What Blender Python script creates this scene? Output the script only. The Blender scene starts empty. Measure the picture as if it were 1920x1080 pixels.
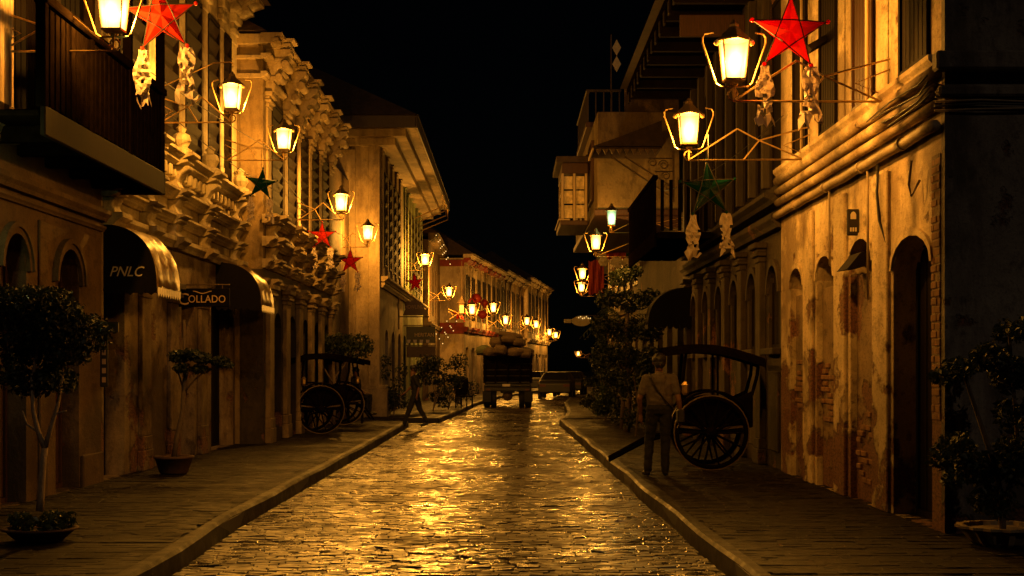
import bpy, bmesh, math, random
import numpy as np
from mathutils import Vector, Matrix
random.seed(7); RNG = np.random.default_rng(7)
SC = bpy.context.scene
COL = SC.collection
F = 2600.0; EYE = 1.65; VX = 955.0; VY = 690.0       # photo pixels (1920 wide): focal length, eye height, vanishing point

# ------------------------------------------------------------------ camera, world, added fill light, exposure
cam = bpy.data.cameras.new('camera'); camo = bpy.data.objects.new('camera', cam); COL.objects.link(camo)
cam.sensor_width = 36; cam.lens = F / 1920 * 36; cam.clip_start = 0.1; cam.clip_end = 2000
cam.shift_y = (VY - 540) / 1920; cam.shift_x = (960 - VX) / 1920
camo.location = (0, 0, EYE); camo.rotation_euler = (math.radians(90), 0, 0)
SC.camera = camo
world = bpy.data.worlds.new('World'); SC.world = world; world.use_nodes = True
wn = world.node_tree.nodes; wl = world.node_tree.links
sky = wn.new('ShaderNodeTexSky'); sky.sky_type = 'NISHITA'; sky.sun_disc = False
sky.sun_elevation = math.radians(35); sky.sun_rotation = math.radians(200)
wl.new(sky.outputs[0], wn['Background'].inputs['Color']); wn['Background'].inputs['Strength'].default_value = 0.0001
moon = bpy.data.lights.new('moon', 'SUN'); moon.energy = 0.10; moon.angle = math.radians(0.5); moon.color = (1, .70, .44)  # warm front fill added to lift the dark walls facing the camera
fill_suno = bpy.data.objects.new('moon', moon); COL.objects.link(fill_suno); fill_suno.rotation_euler = (math.radians(55), 0, math.radians(20))
SC.view_settings.view_transform = 'Standard'; SC.view_settings.look = 'None'
SC.view_settings.exposure = 0.0; SC.view_settings.gamma = 1.0; SC.view_settings.use_curve_mapping = False
SC.render.engine = 'CYCLES'
SC.cycles.use_denoising = True
SC.cycles.max_bounces = 6; SC.cycles.diffuse_bounces = 1; SC.cycles.glossy_bounces = 3; SC.cycles.transparent_max_bounces = 8
SC.cycles.sample_clamp_indirect = 6.0; SC.cycles.sample_clamp_direct = 0
SC.cycles.caustics_reflective = False; SC.cycles.caustics_refractive = False
AMBER = (1.0, 0.43, 0.052)
LAMP_W = 680.0

def P(px, py, Y): return Vector(((px - VX) * Y / F, Y, EYE - (py - VY) * Y / F))
def XY(px, Y): return (px - VX) * Y / F
def ZY(py, Y): return EYE - (py - VY) * Y / F

# ------------------------------------------------------------------ helpers
def tag(o, label=None, cat=None, group=None, kind=None):
    if label: o['label'] = label
    if cat: o['category'] = cat
    if group: o['group'] = group
    if kind: o['kind'] = kind
    return o
def link(o, parent=None):
    COL.objects.link(o)
    if parent: o.parent = parent
    return o
def empty(name, loc=(0, 0, 0), rz=0.0):
    o = bpy.data.objects.new(name, None); o.empty_display_size = .2
    o.location = loc; o.rotation_euler = (0, 0, rz); return link(o)

class MB:
    """collects shapes; s = +1 / -1 mirrors x so that w (out of the facade) points to the street"""
    def __init__(self, s=1): self.v = []; self.f = []; self.s = s
    def add(self, vs, fs):
        b = len(self.v); s = self.s
        self.v += [(s * p[0], p[1], p[2]) for p in vs]
        self.f += [tuple(i + b for i in f) for f in fs]; return self
    def box(self, x0, x1, y0, y1, z0, z1):
        return self.add([(x0,y0,z0),(x1,y0,z0),(x1,y1,z0),(x0,y1,z0),(x0,y0,z1),(x1,y0,z1),(x1,y1,z1),(x0,y1,z1)],
                 [(0,3,2,1),(4,5,6,7),(0,1,5,4),(1,2,6,5),(2,3,7,6),(3,0,4,7)])
    def wb(self, w0, w1, u0, u1, z0, z1): return self.box(w0, w1, u0, u1, z0, z1)
    def hexa(self, pts): return self.add(pts, [(0,3,2,1),(4,5,6,7),(0,1,5,4),(1,2,6,5),(2,3,7,6),(3,0,4,7)])
    def prism(self, poly, axis, t0, t1):
        """poly of 2-D points extruded along axis 0/1/2; poly coordinates are the other two axes in order"""
        n = len(poly); vs = []
        for t in (t0, t1):
            for a, b in poly:
                vs.append((t, a, b) if axis == 0 else (a, t, b) if axis == 1 else (a, b, t))
        fs = [tuple(range(n)), tuple(range(2 * n - 1, n - 1, -1))]
        fs += [(i, (i + 1) % n, n + (i + 1) % n, n + i) for i in range(n)]
        return self.add(vs, fs)
    def tube(self, pts, r, n=6, r2=None):
        pts = [Vector(p) for p in pts]; m = len(pts); vs = []; fs = []
        for i, p in enumerate(pts):
            d = (pts[min(i + 1, m - 1)] - pts[max(i - 1, 0)])
            if d.length < 1e-6: d = Vector((0, 0, 1))
            d.normalize()
            a = d.cross(Vector((0, 0, 1)) if abs(d.z) < .9 else Vector((1, 0, 0))).normalized(); b = d.cross(a)
            rr = r if r2 is None else r + (r2 - r) * i / max(1, m - 1)
            for k in range(n):
                t = 2 * math.pi * k / n
                q = p + a * (rr * math.cos(t)) + b * (rr * math.sin(t)); vs.append(tuple(q))
        for i in range(m - 1):
            for k in range(n):
                fs.append((i*n+k, i*n+(k+1)%n, (i+1)*n+(k+1)%n, (i+1)*n+k))
        fs.append(tuple(range(n - 1, -1, -1))); fs.append(tuple(range((m-1)*n, m*n)))
        return self.add(vs, fs)
    def lathe(self, prof, c=(0, 0, 0), n=12, axis=2):
        vs = []; fs = []; m = len(prof)
        for r, z in prof:
            for k in range(n):
                t = 2 * math.pi * k / n; a, b = r * math.cos(t), r * math.sin(t)
                q = (a, b, z) if axis == 2 else (a, z, b) if axis == 1 else (z, a, b)
                vs.append((q[0] + c[0], q[1] + c[1], q[2] + c[2]))
        for i in range(m - 1):
            for k in range(n): fs.append((i*n+k, i*n+(k+1)%n, (i+1)*n+(k+1)%n, (i+1)*n+k))
        fs.append(tuple(range(n - 1, -1, -1))); fs.append(tuple(range((m-1)*n, m*n)))
        return self.add(vs, fs)
    def torus(self, c, R, r, n=28, k=6, axis=1, sq=None):
        vs = []; fs = []
        for i in range(n):
            t = 2*math.pi*i/n
            for j in range(k):
                q = 2*math.pi*j/k + math.pi/4
                rr = R + r*math.cos(q); h = (sq or r)*math.sin(q)
                a, b = rr*math.cos(t), rr*math.sin(t)
                p = (a, h, b) if axis == 1 else (a, b, h) if axis == 2 else (h, a, b)
                vs.append((p[0]+c[0], p[1]+c[1], p[2]+c[2]))
        for i in range(n):
            for j in range(k): fs.append((i*k+j, i*k+(j+1)%k, ((i+1)%n)*k+(j+1)%k, ((i+1)%n)*k+j))
        return self.add(vs, fs)
    def arch_fill(self, w0, w1, u0, u1, zs, zt, rise, n=10):
        """wall above an arched opening: spring at zs, crown at zs + rise, up to zt"""
        c = (u0 + u1) / 2; h = (u1 - u0) / 2
        for i in range(n):
            a, b = u0 + (u1-u0)*i/n, u0 + (u1-u0)*(i+1)/n
            za = zs + rise*math.sqrt(max(0, 1-((a-c)/h)**2)); zb = zs + rise*math.sqrt(max(0, 1-((b-c)/h)**2))
            self.hexa([(w0,a,za),(w1,a,za),(w1,b,zb),(w0,b,zb),(w0,a,zt),(w1,a,zt),(w1,b,zt),(w0,b,zt)])
        return self
    def arch_band(self, w0, w1, u0, u1, zs, rise, t, n=12):
        c = (u0+u1)/2; h = (u1-u0)/2
        for i in range(n):
            q = [math.pi*(1 - k/n) for k in (i, i+1)]
            ia = [(c+h*math.cos(k), zs+rise*math.sin(k)) for k in q]; oa = [(c+(h+t)*math.cos(k), zs+(rise+t)*math.sin(k)) for k in q]
            self.hexa([(w0,ia[0][0],ia[0][1]),(w1,ia[0][0],ia[0][1]),(w1,ia[1][0],ia[1][1]),(w0,ia[1][0],ia[1][1]),
                       (w0,oa[0][0],oa[0][1]),(w1,oa[0][0],oa[0][1]),(w1,oa[1][0],oa[1][1]),(w0,oa[1][0],oa[1][1])])
        return self
    def mesh(self, name, smooth=False, recalc=True):
        me = bpy.data.meshes.new(name); me.from_pydata(self.v, [], self.f); me.validate()
        if recalc:
            bm = bmesh.new(); bm.from_mesh(me); bmesh.ops.recalc_face_normals(bm, faces=bm.faces); bm.to_mesh(me); bm.free()
        if smooth: me.polygons.foreach_set('use_smooth', [True]*len(me.polygons))
        me.update(); return me
    def build(self, name, mat, parent=None, smooth=False, recalc=True, loc=None):
        o = bpy.data.objects.new(name, self.mesh(name, smooth, recalc)); o.data.materials.append(mat)
        if loc: o.location = loc
        return link(o, parent)

def bevel(o, w=.01, seg=1):
    m = o.modifiers.new('bevel', 'BEVEL'); m.width = w; m.segments = seg; m.limit_method = 'ANGLE'; return o
_slat = {}
def piece(name, size, mat, parent, loc, bev=.004):
    """a small bevelled block, its mesh shared between alike pieces"""
    k = (name, tuple(round(a, 3) for a in size), mat.name)
    if k not in _slat:
        bm = bmesh.new(); bmesh.ops.create_cube(bm, size=1)
        bmesh.ops.scale(bm, vec=size, verts=bm.verts)
        b = min(bev, min(size)*.3)
        if b > .0005: bmesh.ops.bevel(bm, geom=[e for e in bm.edges], offset=b, segments=1, affect='EDGES')
        me = bpy.data.meshes.new(name); bm.to_mesh(me); bm.free(); me.materials.append(mat); _slat[k] = me
    o = bpy.data.objects.new(name, _slat[k]); o.location = loc; return link(o, parent)

# ------------------------------------------------------------------ materials
def nodes(name):
    m = bpy.data.materials.new(name); m.use_nodes = True; nt = m.node_tree
    return m, nt, nt.nodes, nt.links, nt.nodes['Principled BSDF']
def N(ns, t, **k):
    n = ns.new(t)
    for a, b in k.items(): setattr(n, a, b)
    return n
def noise(ns, ls, scale, vec, detail=5, rough=.6, stretch=None):
    if stretch:
        mp = ns.new('ShaderNodeMapping'); mp.inputs['Scale'].default_value = stretch; ls.new(vec, mp.inputs['Vector']); vec = mp.outputs[0]
    n = ns.new('ShaderNodeTexNoise'); n.inputs['Scale'].default_value = scale; n.inputs['Detail'].default_value = detail; n.inputs['Roughness'].default_value = rough
    ls.new(vec, n.inputs['Vector']); return n.outputs['Fac']
def ramp(ns, ls, fac, a, b, ca=(0,0,0,1), cb=(1,1,1,1)):
    r = ns.new('ShaderNodeValToRGB'); r.color_ramp.elements[0].position = a; r.color_ramp.elements[1].position = b
    r.color_ramp.elements[0].color = ca; r.color_ramp.elements[1].color = cb; ls.new(fac, r.inputs[0]); return r.outputs[0]
def mix(ns, ls, fac, a, b, mode='MIX'):
    m = ns.new('ShaderNodeMix'); m.data_type = 'RGBA'; m.blend_type = mode
    for s, v in ((0, fac), (6, a), (7, b)):
        if isinstance(v, (int, float)): m.inputs[s].default_value = v
        elif isinstance(v, tuple): m.inputs[s].default_value = (*v[:3], 1)
        else: ls.new(v, m.inputs[s])
    return m.outputs[2]
def bump(ns, ls, h, strength, dist, bsdf):
    b = ns.new('ShaderNodeBump'); b.inputs['Strength'].default_value = strength; b.inputs['Distance'].default_value = dist
    ls.new(h, b.inputs['Height']); ls.new(b.outputs[0], bsdf.inputs['Normal']); return b
M = {}
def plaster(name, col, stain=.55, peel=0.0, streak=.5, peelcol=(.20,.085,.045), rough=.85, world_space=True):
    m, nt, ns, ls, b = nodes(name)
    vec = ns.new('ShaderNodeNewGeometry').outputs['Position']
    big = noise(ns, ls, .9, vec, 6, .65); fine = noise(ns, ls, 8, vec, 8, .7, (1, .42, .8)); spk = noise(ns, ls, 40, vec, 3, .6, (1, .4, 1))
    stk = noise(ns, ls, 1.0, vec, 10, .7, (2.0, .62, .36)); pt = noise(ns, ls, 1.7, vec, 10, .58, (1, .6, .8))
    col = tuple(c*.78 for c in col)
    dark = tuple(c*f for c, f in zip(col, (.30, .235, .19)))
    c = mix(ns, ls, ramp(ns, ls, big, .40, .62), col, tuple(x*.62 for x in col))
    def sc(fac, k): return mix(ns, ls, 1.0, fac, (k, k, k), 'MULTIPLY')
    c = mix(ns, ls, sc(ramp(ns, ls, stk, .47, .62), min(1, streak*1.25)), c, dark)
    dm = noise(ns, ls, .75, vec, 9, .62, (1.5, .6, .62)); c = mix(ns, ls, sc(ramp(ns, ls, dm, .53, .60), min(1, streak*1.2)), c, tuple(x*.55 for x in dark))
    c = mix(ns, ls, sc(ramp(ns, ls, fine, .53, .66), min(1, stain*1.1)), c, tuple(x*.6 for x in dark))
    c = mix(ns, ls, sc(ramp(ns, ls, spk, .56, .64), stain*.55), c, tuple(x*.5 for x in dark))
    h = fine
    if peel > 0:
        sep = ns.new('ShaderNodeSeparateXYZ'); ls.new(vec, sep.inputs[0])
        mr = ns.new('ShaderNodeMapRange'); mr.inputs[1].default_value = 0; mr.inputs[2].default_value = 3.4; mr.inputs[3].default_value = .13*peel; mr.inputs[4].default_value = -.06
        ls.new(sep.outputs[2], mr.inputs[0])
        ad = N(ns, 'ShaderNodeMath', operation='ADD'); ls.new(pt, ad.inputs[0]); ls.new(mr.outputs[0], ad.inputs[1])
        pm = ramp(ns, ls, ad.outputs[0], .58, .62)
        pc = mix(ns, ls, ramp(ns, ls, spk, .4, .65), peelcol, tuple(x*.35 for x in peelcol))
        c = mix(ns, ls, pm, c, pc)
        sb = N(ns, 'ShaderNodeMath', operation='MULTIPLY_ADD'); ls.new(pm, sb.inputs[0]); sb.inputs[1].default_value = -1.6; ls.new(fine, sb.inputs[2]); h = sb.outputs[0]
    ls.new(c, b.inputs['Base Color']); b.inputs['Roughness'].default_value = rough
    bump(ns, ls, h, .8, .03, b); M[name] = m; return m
def simple(name, col, rough=.6, metal=0, var=.35, scale=14, bumps=.25, stretch=None, spec=.5, coat=0):
    m, nt, ns, ls, b = nodes(name)
    vec = ns.new('ShaderNodeNewGeometry').outputs['Position']
    n = noise(ns, ls, scale, vec, 6, .6, stretch)
    c = mix(ns, ls, ramp(ns, ls, n, .3, .72), tuple(x*(1-var) for x in col), tuple(min(1, x*(1+var*.5)) for x in col))
    ls.new(c, b.inputs['Base Color']); b.inputs['Roughness'].default_value = rough; b.inputs['Metallic'].default_value = metal
    b.inputs['Specular IOR Level'].default_value = spec; b.inputs['Coat Weight'].default_value = coat
    if bumps: bump(ns, ls, n, bumps, .01, b)
    M[name] = m; return m
def emis(name, col, strength):
    m, nt, ns, ls, b = nodes(name); b.inputs['Base Color'].default_value = (*[x*.5 for x in col], 1)
    b.inputs['Emission Color'].default_value = (*col, 1); b.inputs['Emission Strength'].default_value = strength; M[name] = m
    m.cycles.emission_sampling = 'NONE'; return m
def lamp_glass(name, col, strength):
    """frosted lantern pane: hottest in front of the bulb (vertex attribute 'glow'), yellower towards its edges"""
    m, nt, ns, ls, b = nodes(name); ns.remove(b); out = ns['Material Output']
    t = ns.new('ShaderNodeBsdfTransparent'); t.inputs[0].default_value = (1, .93, .8, 1)
    at_ = ns.new('ShaderNodeAttribute'); at_.attribute_name = 'glow'
    mu = N(ns, 'ShaderNodeMath', operation='MULTIPLY'); ls.new(at_.outputs['Fac'], mu.inputs[0]); mu.inputs[1].default_value = strength
    e = ns.new('ShaderNodeEmission'); e.inputs[0].default_value = (*col, 1); ls.new(mu.outputs[0], e.inputs[1])
    x = ns.new('ShaderNodeMixShader'); x.inputs[0].default_value = .45
    ls.new(t.outputs[0], x.inputs[1]); ls.new(e.outputs[0], x.inputs[2]); ls.new(x.outputs[0], out.inputs[0])
    m.cycles.emission_sampling = 'NONE'; M[name] = m; return m
def film(name, col, trans=.6, rough=.35):
    m, nt, ns, ls, b = nodes(name); out = ns['Material Output']
    b.inputs['Base Color'].default_value = (*col, 1); b.inputs['Roughness'].default_value = rough
    t = ns.new('ShaderNodeBsdfTranslucent'); t.inputs[0].default_value = (*[min(1, c*1.3) for c in col], 1)
    x = ns.new('ShaderNodeMixShader'); x.inputs[0].default_value = trans
    vec = ns.new('ShaderNodeNewGeometry').outputs['Position']; h = noise(ns, ls, 25, vec, 4, .6); bump(ns, ls, h, .3, .01, b)
    ls.new(b.outputs[0], x.inputs[1]); ls.new(t.outputs[0], x.inputs[2]); ls.new(x.outputs[0], out.inputs[0]); M[name] = m; return m
def wet_stone(name, ca, cb, r0, r1, puddle=True, bmp=.25):
    m, nt, ns, ls, b = nodes(name)
    vec = ns.new('ShaderNodeNewGeometry').outputs['Position']
    n1 = noise(ns, ls, 5.5, vec, 4, .6); n2 = noise(ns, ls, 60, vec, 5, .65); n3 = noise(ns, ls, .7, vec, 5, .6)
    rp = ns.new('ShaderNodeNewGeometry').outputs['Random Per Island']
    c = mix(ns, ls, rp, ca, cb); c = mix(ns, ls, ramp(ns, ls, n2, .35, .7), c, tuple(x*.5 for x in ca))
    ls.new(c, b.inputs['Base Color'])
    a = N(ns, 'ShaderNodeMath', operation='ADD'); ls.new(n1, a.inputs[0]); ls.new(n3, a.inputs[1])
    mr = ns.new('ShaderNodeMapRange'); mr.inputs[1].default_value = .75; mr.inputs[2].default_value = 1.25; mr.inputs[3].default_value = r0; mr.inputs[4].default_value = r1
    ls.new(a.outputs[0], mr.inputs[0]); ls.new(mr.outputs[0], b.inputs['Roughness'])
    bump(ns, ls, n2, bmp, .006, b); M[name] = m; return m

plaster('ochre_plaster', (.20, .12, .052), .5, 0, .55)
plaster('shaded_damp_plaster', (.40, .29, .16), .55, .4, .85)  # cream plaster with ground-floor shade mixed into its colour, plus damp streaks
plaster('cream_plaster', (.72, .60, .38), .4, 0, .6)
plaster('tan_plaster', (.34, .235, .105), .4, 0, .5)
plaster('tan_trim', (.52, .39, .20), .4, 0, .45)
plaster('pale_plaster', (.52, .40, .24), .3, 0, .4)
plaster('white_plaster', (.44, .33, .18), .35, .0, .45)
plaster('stained_plaster', (.95, .74, .46), .6, 1.0, .62)
plaster('rubble', (.40, .27, .15), .85, 1.3, .5)
plaster('grey_plaster', (.34, .30, .25), .6, .2, .6)
plaster('brown_plaster', (.22, .145, .065), .6, .2, .7)
plaster('green_plaster', (.30, .36, .16), .4, 0, .5)
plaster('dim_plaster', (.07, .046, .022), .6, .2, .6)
plaster('red_paint', (.26, .03, .016), .25, 0, .3)
simple('dark_wood', (.010, .0055, .003), .8, var=.5, scale=9, stretch=(9, 9, .5), spec=.12)
simple('black_wood', (.006, .0036, .002), .9, var=.5, scale=9, spec=0)
simple('brown_wood', (.060, .022, .008), .6, var=.5, scale=9, stretch=(9, 9, .5))
simple('grey_wood', (.045, .03, .018), .7, var=.5, scale=9, stretch=(9, 9, .5))
simple('pale_wood', (.55, .40, .22), .6, var=.4, scale=6, stretch=(8, 8, .4))
simple('roof_tile', (.05, .028, .018), .8, var=.5, scale=6)
simple('brick_red', (.26, .13, .06), .9, var=.5, scale=7)
simple('iron', (.16, .11, .06), .45, metal=.6, var=.4, scale=30)
simple('brass', (.55, .36, .14), .32, metal=.85, var=.3, scale=30, bumps=.1)
simple('cable', (.02, .016, .012), .5)
simple('conduit', (.30, .22, .13), .6, var=.4)
simple('canvas_dark', (.005, .0035, .0025), .7, var=.3, bumps=.3, spec=.1)
simple('canvas_gold', (.26, .155, .042), .34, var=.7, bumps=.4, spec=.7)
simple('letter_pale', (.62, .52, .38), .6, var=.1, bumps=0)
simple('letter_gold', (.75, .50, .20), .5, var=.1, bumps=0)
simple('letter_faded', (.36, .22, .12), .6, var=.1, bumps=0)
simple('sign_brown', (.09, .04, .018), .5, var=.3)
simple('sign_black', (.015, .012, .01), .4)
simple('pot_clay', (.09, .045, .025), .8, var=.4)
simple('pot_pale', (.34, .25, .13), .8, var=.4)
simple('bark', (.13, .09, .055), .85, var=.5, scale=20, stretch=(4, 4, 1))
simple('bark_pale', (.42, .31, .19), .85, var=.5, scale=20, stretch=(4, 4, 1))
simple('rubber', (.012, .012, .012), .8)
simple('truck_paint', (.01, .009, .008), .45, var=.4, spec=.5)
simple('sack', (.085, .055, .027), .9, var=.4, scale=20)
simple('sack_green', (.10, .11, .05), .9, var=.4, scale=20)
simple('plate', (.55, .48, .34), .5, var=.2)
simple('car_paint', (.008, .008, .009), .5, var=.1, bumps=0)
simple('car_glass', (.01, .01, .012), .05, var=.1, bumps=0, spec=.8)
simple('tail_red', (.06, .004, .004), .3)
simple('skin', (.16, .075, .04), .55, var=.15)
simple('hair', (.008, .006, .005), .5)
simple('shirt_grey', (.085, .068, .064), .85, var=.2)
simple('shirt_dark', (.005, .004, .004), .8)
simple('trousers', (.004, .0035, .004), .85)
simple('shoes', (.01, .008, .007), .5)
simple('strap', (.012, .01, .01), .6)
simple('flower_white', (.65, .55, .42), .8)
simple('cloth_red', (.40, .05, .025), .8)
simple('cloth_teal', (.03, .12, .10), .8)
simple('capiz', (.8, .62, .36), .15, var=.5, scale=9, bumps=.3, spec=.8)
film('star_red', (.50, .028, .009), .6, .3)
film('star_green', (.003, .032, .024), .4, .22)
film('tail_paper', (.52, .44, .38), .4, .5)
film('lantern_red', (.32, .03, .012), .5, .5)
lamp_glass('glass_amber', (1.0, .55, .11), 34.0)
lamp_glass('glass_green', (.42, .80, .34), 14.0)
emis('bulb_tiny', (1.0, .60, .18), 1.6)
wet_stone('wet_cobble', (.028, .017, .009), (.065, .038, .017), .07, .62, bmp=.16)
M['wet_cobble'].node_tree.nodes['Principled BSDF'].inputs['Specular IOR Level'].default_value = .95
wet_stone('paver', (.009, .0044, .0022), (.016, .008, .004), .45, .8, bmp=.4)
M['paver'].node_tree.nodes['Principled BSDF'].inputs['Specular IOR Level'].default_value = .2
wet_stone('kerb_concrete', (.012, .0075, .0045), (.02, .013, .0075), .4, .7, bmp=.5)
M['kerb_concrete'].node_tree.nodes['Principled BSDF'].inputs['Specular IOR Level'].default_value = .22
simple('road_bed', (.02, .014, .009), .12, var=.4, scale=8, bumps=.2)
simple('walk_bed', (.03, .02, .013), .5)
simple('earth', (.03, .022, .015), .9)
def leaf_mat(name, col, tr=.25, rough=.4):
    m, nt, ns, ls, b = nodes(name); out = ns['Material Output']
    rp = ns.new('ShaderNodeNewGeometry').outputs['Random Per Island']
    c = mix(ns, ls, rp, tuple(x*.5 for x in col), tuple(x*1.4 for x in col)); ls.new(c, b.inputs['Base Color']); b.inputs['Roughness'].default_value = rough
    t = ns.new('ShaderNodeBsdfTranslucent'); ls.new(c, t.inputs[0]); x = ns.new('ShaderNodeMixShader'); x.inputs[0].default_value = tr
    ls.new(b.outputs[0], x.inputs[1]); ls.new(t.outputs[0], x.inputs[2]); ls.new(x.outputs[0], out.inputs[0]); M[name] = m; return m
leaf_mat('leaf', (.04, .06, .016)); leaf_mat('leaf_dark', (.018, .027, .008), .2, .5); leaf_mat('leaf_bright', (.08, .16, .03))

def text_part(name, body, size, mat, parent, loc, rot, shear=0.0, extrude=.006, width=None, align='LEFT'):
    cu = bpy.data.curves.new(name, 'FONT'); cu.body = body; cu.size = size; cu.extrude = extrude; cu.shear = shear; cu.align_x = align; cu.resolution_u = 3
    o = bpy.data.objects.new(name, cu); COL.objects.link(o); dg = bpy.context.evaluated_depsgraph_get()
    me = bpy.data.meshes.new_from_object(o.evaluated_get(dg)); bpy.data.objects.remove(o); bpy.data.curves.remove(cu)
    if width:
        xs = [v.co.x for v in me.vertices]; k = width / (max(xs) - min(xs)); x0 = min(xs)
        for v in me.vertices: v.co.x = (v.co.x - x0) * k
    me.materials.clear(); me.materials.append(mat)
    o = bpy.data.objects.new(name, me); o.location = loc; o.rotation_euler = rot; return link(o, parent)

# ------------------------------------------------------------------ ground, road, sidewalks
KL = [(-8, -2.75), (11, -2.72), (14.2, -2.82), (26, -2.8), (39.2, -2.84)]                 # left kerb line (Y, X)
KL2 = [(41.8, -2.1), (50, -1.78), (61, -1.41), (75, -.5), (180, 12.4)]
KR = [(-8, 1.8), (11, 1.76), (15.5, 1.69), (30, 1.58), (40.6, 1.47)]
KR2 = [(41.6, 1.62), (48, 2.0), (61, 2.42), (75, 3.3), (180, 16.2)]
def at(k, y):
    for (a, xa), (b, xb) in zip(k, k[1:]):
        if y <= b or (b, xb) == k[-1]: return xa + (xb - xa) * (y - a) / (b - a)
def left_edge(y): return at(KL, y) if y < 39.2 else (at(KL2, y) if y > 41.8 else -3.6)
def right_edge(y): return at(KR, y) if y < 40.6 else (at(KR2, y) if y > 41.6 else 2.3)
HS = .15
g = MB(); g.add([(-300,-60,-.12),(300,-60,-.12),(300,700,-.12),(-300,700,-.12)], [(0,1,2,3)])
tag(g.build('ground', M['earth']), kind='structure')
road = MB(); ys = [-8] + [float(v) for v in range(-4, 181, 4)]
vs = []
for y in ys: vs += [(-6.5, y, -.03), (max(6.5, right_edge(y)+1), y, -.03)]
road.add(vs, [(2*i, 2*i+1, 2*i+3, 2*i+2) for i in range(len(ys)-1)])
road_o = tag(road.build('road', M['road_bed']), kind='structure')

def stone_geo(cx, cy, lx, ly, z, tx, ty, dep=.012, bev=.007):
    """one cobble: bevelled top that tilts a little; returns 8 verts, 5 quads"""
    hx, hy = lx/2, ly/2; bx_, by_ = hx-bev, hy-bev
    v = [(-hx,-hy,-dep),(hx,-hy,-dep),(hx,hy,-dep),(-hx,hy,-dep)]
    v += [(a, b, a*tx + b*ty) for a, b in ((-bx_,-by_),(bx_,-by_),(bx_,by_),(-bx_,by_))]
    j = np.tile(RNG.normal(0, .002, (4, 2)), (2, 1))
    return [(cx+p[0]+j[i][0], cy+p[1]+j[i][1], z+p[2]) for i, p in enumerate(v)]
SQ = [(4,5,6,7),(0,1,5,4),(1,2,6,5),(2,3,7,6),(3,0,4,7)]
def pave(parent, mat, single, name, xa, xb, y0, y1, lx, ly, z, tilt, zj, stuffname, near, gap=.006):
    vs = []; fs = []; count = 0; y = y0; row = 0
    while y < y1:
        d = ly * RNG.uniform(.88, 1.12); a, b = xa(y + d/2), xb(y + d/2)
        x = a + RNG.uniform(0, lx*.5)*0 - (lx*.5 if row % 2 else 0)
        wob = RNG.normal(0, .006)
        while x < b:
            l = lx * RNG.uniform(.6, 1.45); x0, x1 = max(x, a), min(x + l, b)
            if x1 - x0 > .06:
                q = stone_geo((x0+x1)/2, y + d/2 + RNG.normal(0, .004), x1-x0-gap, d-gap, z + RNG.normal(0, zj) + wob*.3, RNG.normal(0, tilt*1.1), RNG.normal(0, tilt),   .006 if tilt > .01 else .002, .007 if tilt > .01 else .0025)
                if count < single and near((x0+x1)/2, y):
                    me = bpy.data.meshes.new(name); me.from_pydata(q, [], SQ); me.materials.append(mat)
                    o = bpy.data.objects.new(name, me); link(o, parent); count += 1
                else:
                    k = len(vs); vs += q; fs += [tuple(i+k for i in f) for f in SQ]
            x += l
        y += d; row += 1
    me = bpy.data.meshes.new(stuffname); me.from_pydata(vs, [], fs); me.materials.append(mat)
    o = bpy.data.objects.new(stuffname, me); link(o, parent); o['kind'] = 'stuff'
inview = lambda m: (lambda x, y: y > 11.0 and abs(x)/max(y, 1) < .36)
pave(road_o, M['wet_cobble'], 290, 'cobblestone', lambda y: left_edge(y)+.03, lambda y: right_edge(y)-.03, 7.5, 66, .19, .088, 0.0, .026, .0025, 'cobblestone_field', inview(0))
pave(road_o, M['wet_cobble'], 0, 'cobblestone', lambda y: left_edge(y)+.03, lambda y: right_edge(y)-.03, 66, 120, .5, .3, 0.0, .016, .003, 'cobblestone_field', inview(0))

def strip(name, fa, fb, ys, z, mat):
    m = MB(); vs = []
    for y in ys: vs += [(fa(y), y, z), (fb(y), y, z), (fa(y), y, z-.3), (fb(y), y, z-.3)]
    fs = []
    for i in range(len(ys)-1):
        k = 4*i; fs += [(k, k+1, k+5, k+4), (k, k+4, k+6, k+2), (k+1, k+3, k+7, k+5)]
    fs += [(0, 2, 3, 1), (4*len(ys)-4, 4*len(ys)-3, 4*len(ys)-1, 4*len(ys)-2)]
    m.add(vs, fs); return tag(m.build(name, mat), kind='structure')
def yrange(a, b, n): return [a + (b-a)*i/n for i in range(n+1)]
swl = strip('sidewalk_left', lambda y: -7.5, lambda y: at(KL, y)-.02, yrange(-8, 39.2, 30), HS-.035, M['walk_bed'])
swl2 = strip('sidewalk_left', lambda y: -8.0, lambda y: at(KL2, y)-.02, yrange(41.8, 180, 40), HS-.035, M['walk_bed'])
swr = strip('sidewalk_right', lambda y: at(KR, y)+.02, lambda y: 9.0, yrange(-8, 40.6, 30), HS-.035, M['walk_bed'])
swr2 = strip('sidewalk_right', lambda y: at(KR2, y)+.02, lambda y: max(9.0, at(KR2, y)+3), yrange(41.6, 180, 40), HS-.035, M['walk_bed'])
K = .13
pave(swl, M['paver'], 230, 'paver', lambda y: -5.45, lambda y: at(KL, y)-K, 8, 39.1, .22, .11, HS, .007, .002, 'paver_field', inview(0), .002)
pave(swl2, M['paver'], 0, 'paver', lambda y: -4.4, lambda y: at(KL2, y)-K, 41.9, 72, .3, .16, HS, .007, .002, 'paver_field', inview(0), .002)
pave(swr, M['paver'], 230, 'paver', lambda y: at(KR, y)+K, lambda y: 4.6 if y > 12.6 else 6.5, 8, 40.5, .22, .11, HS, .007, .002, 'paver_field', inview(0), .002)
pave(swr2, M['paver'], 0, 'paver', lambda y: at(KR2, y)+K, lambda y: 5.5, 41.7, 72, .3, .16, HS, .007, .002, 'paver_field', inview(0), .002)
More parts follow.
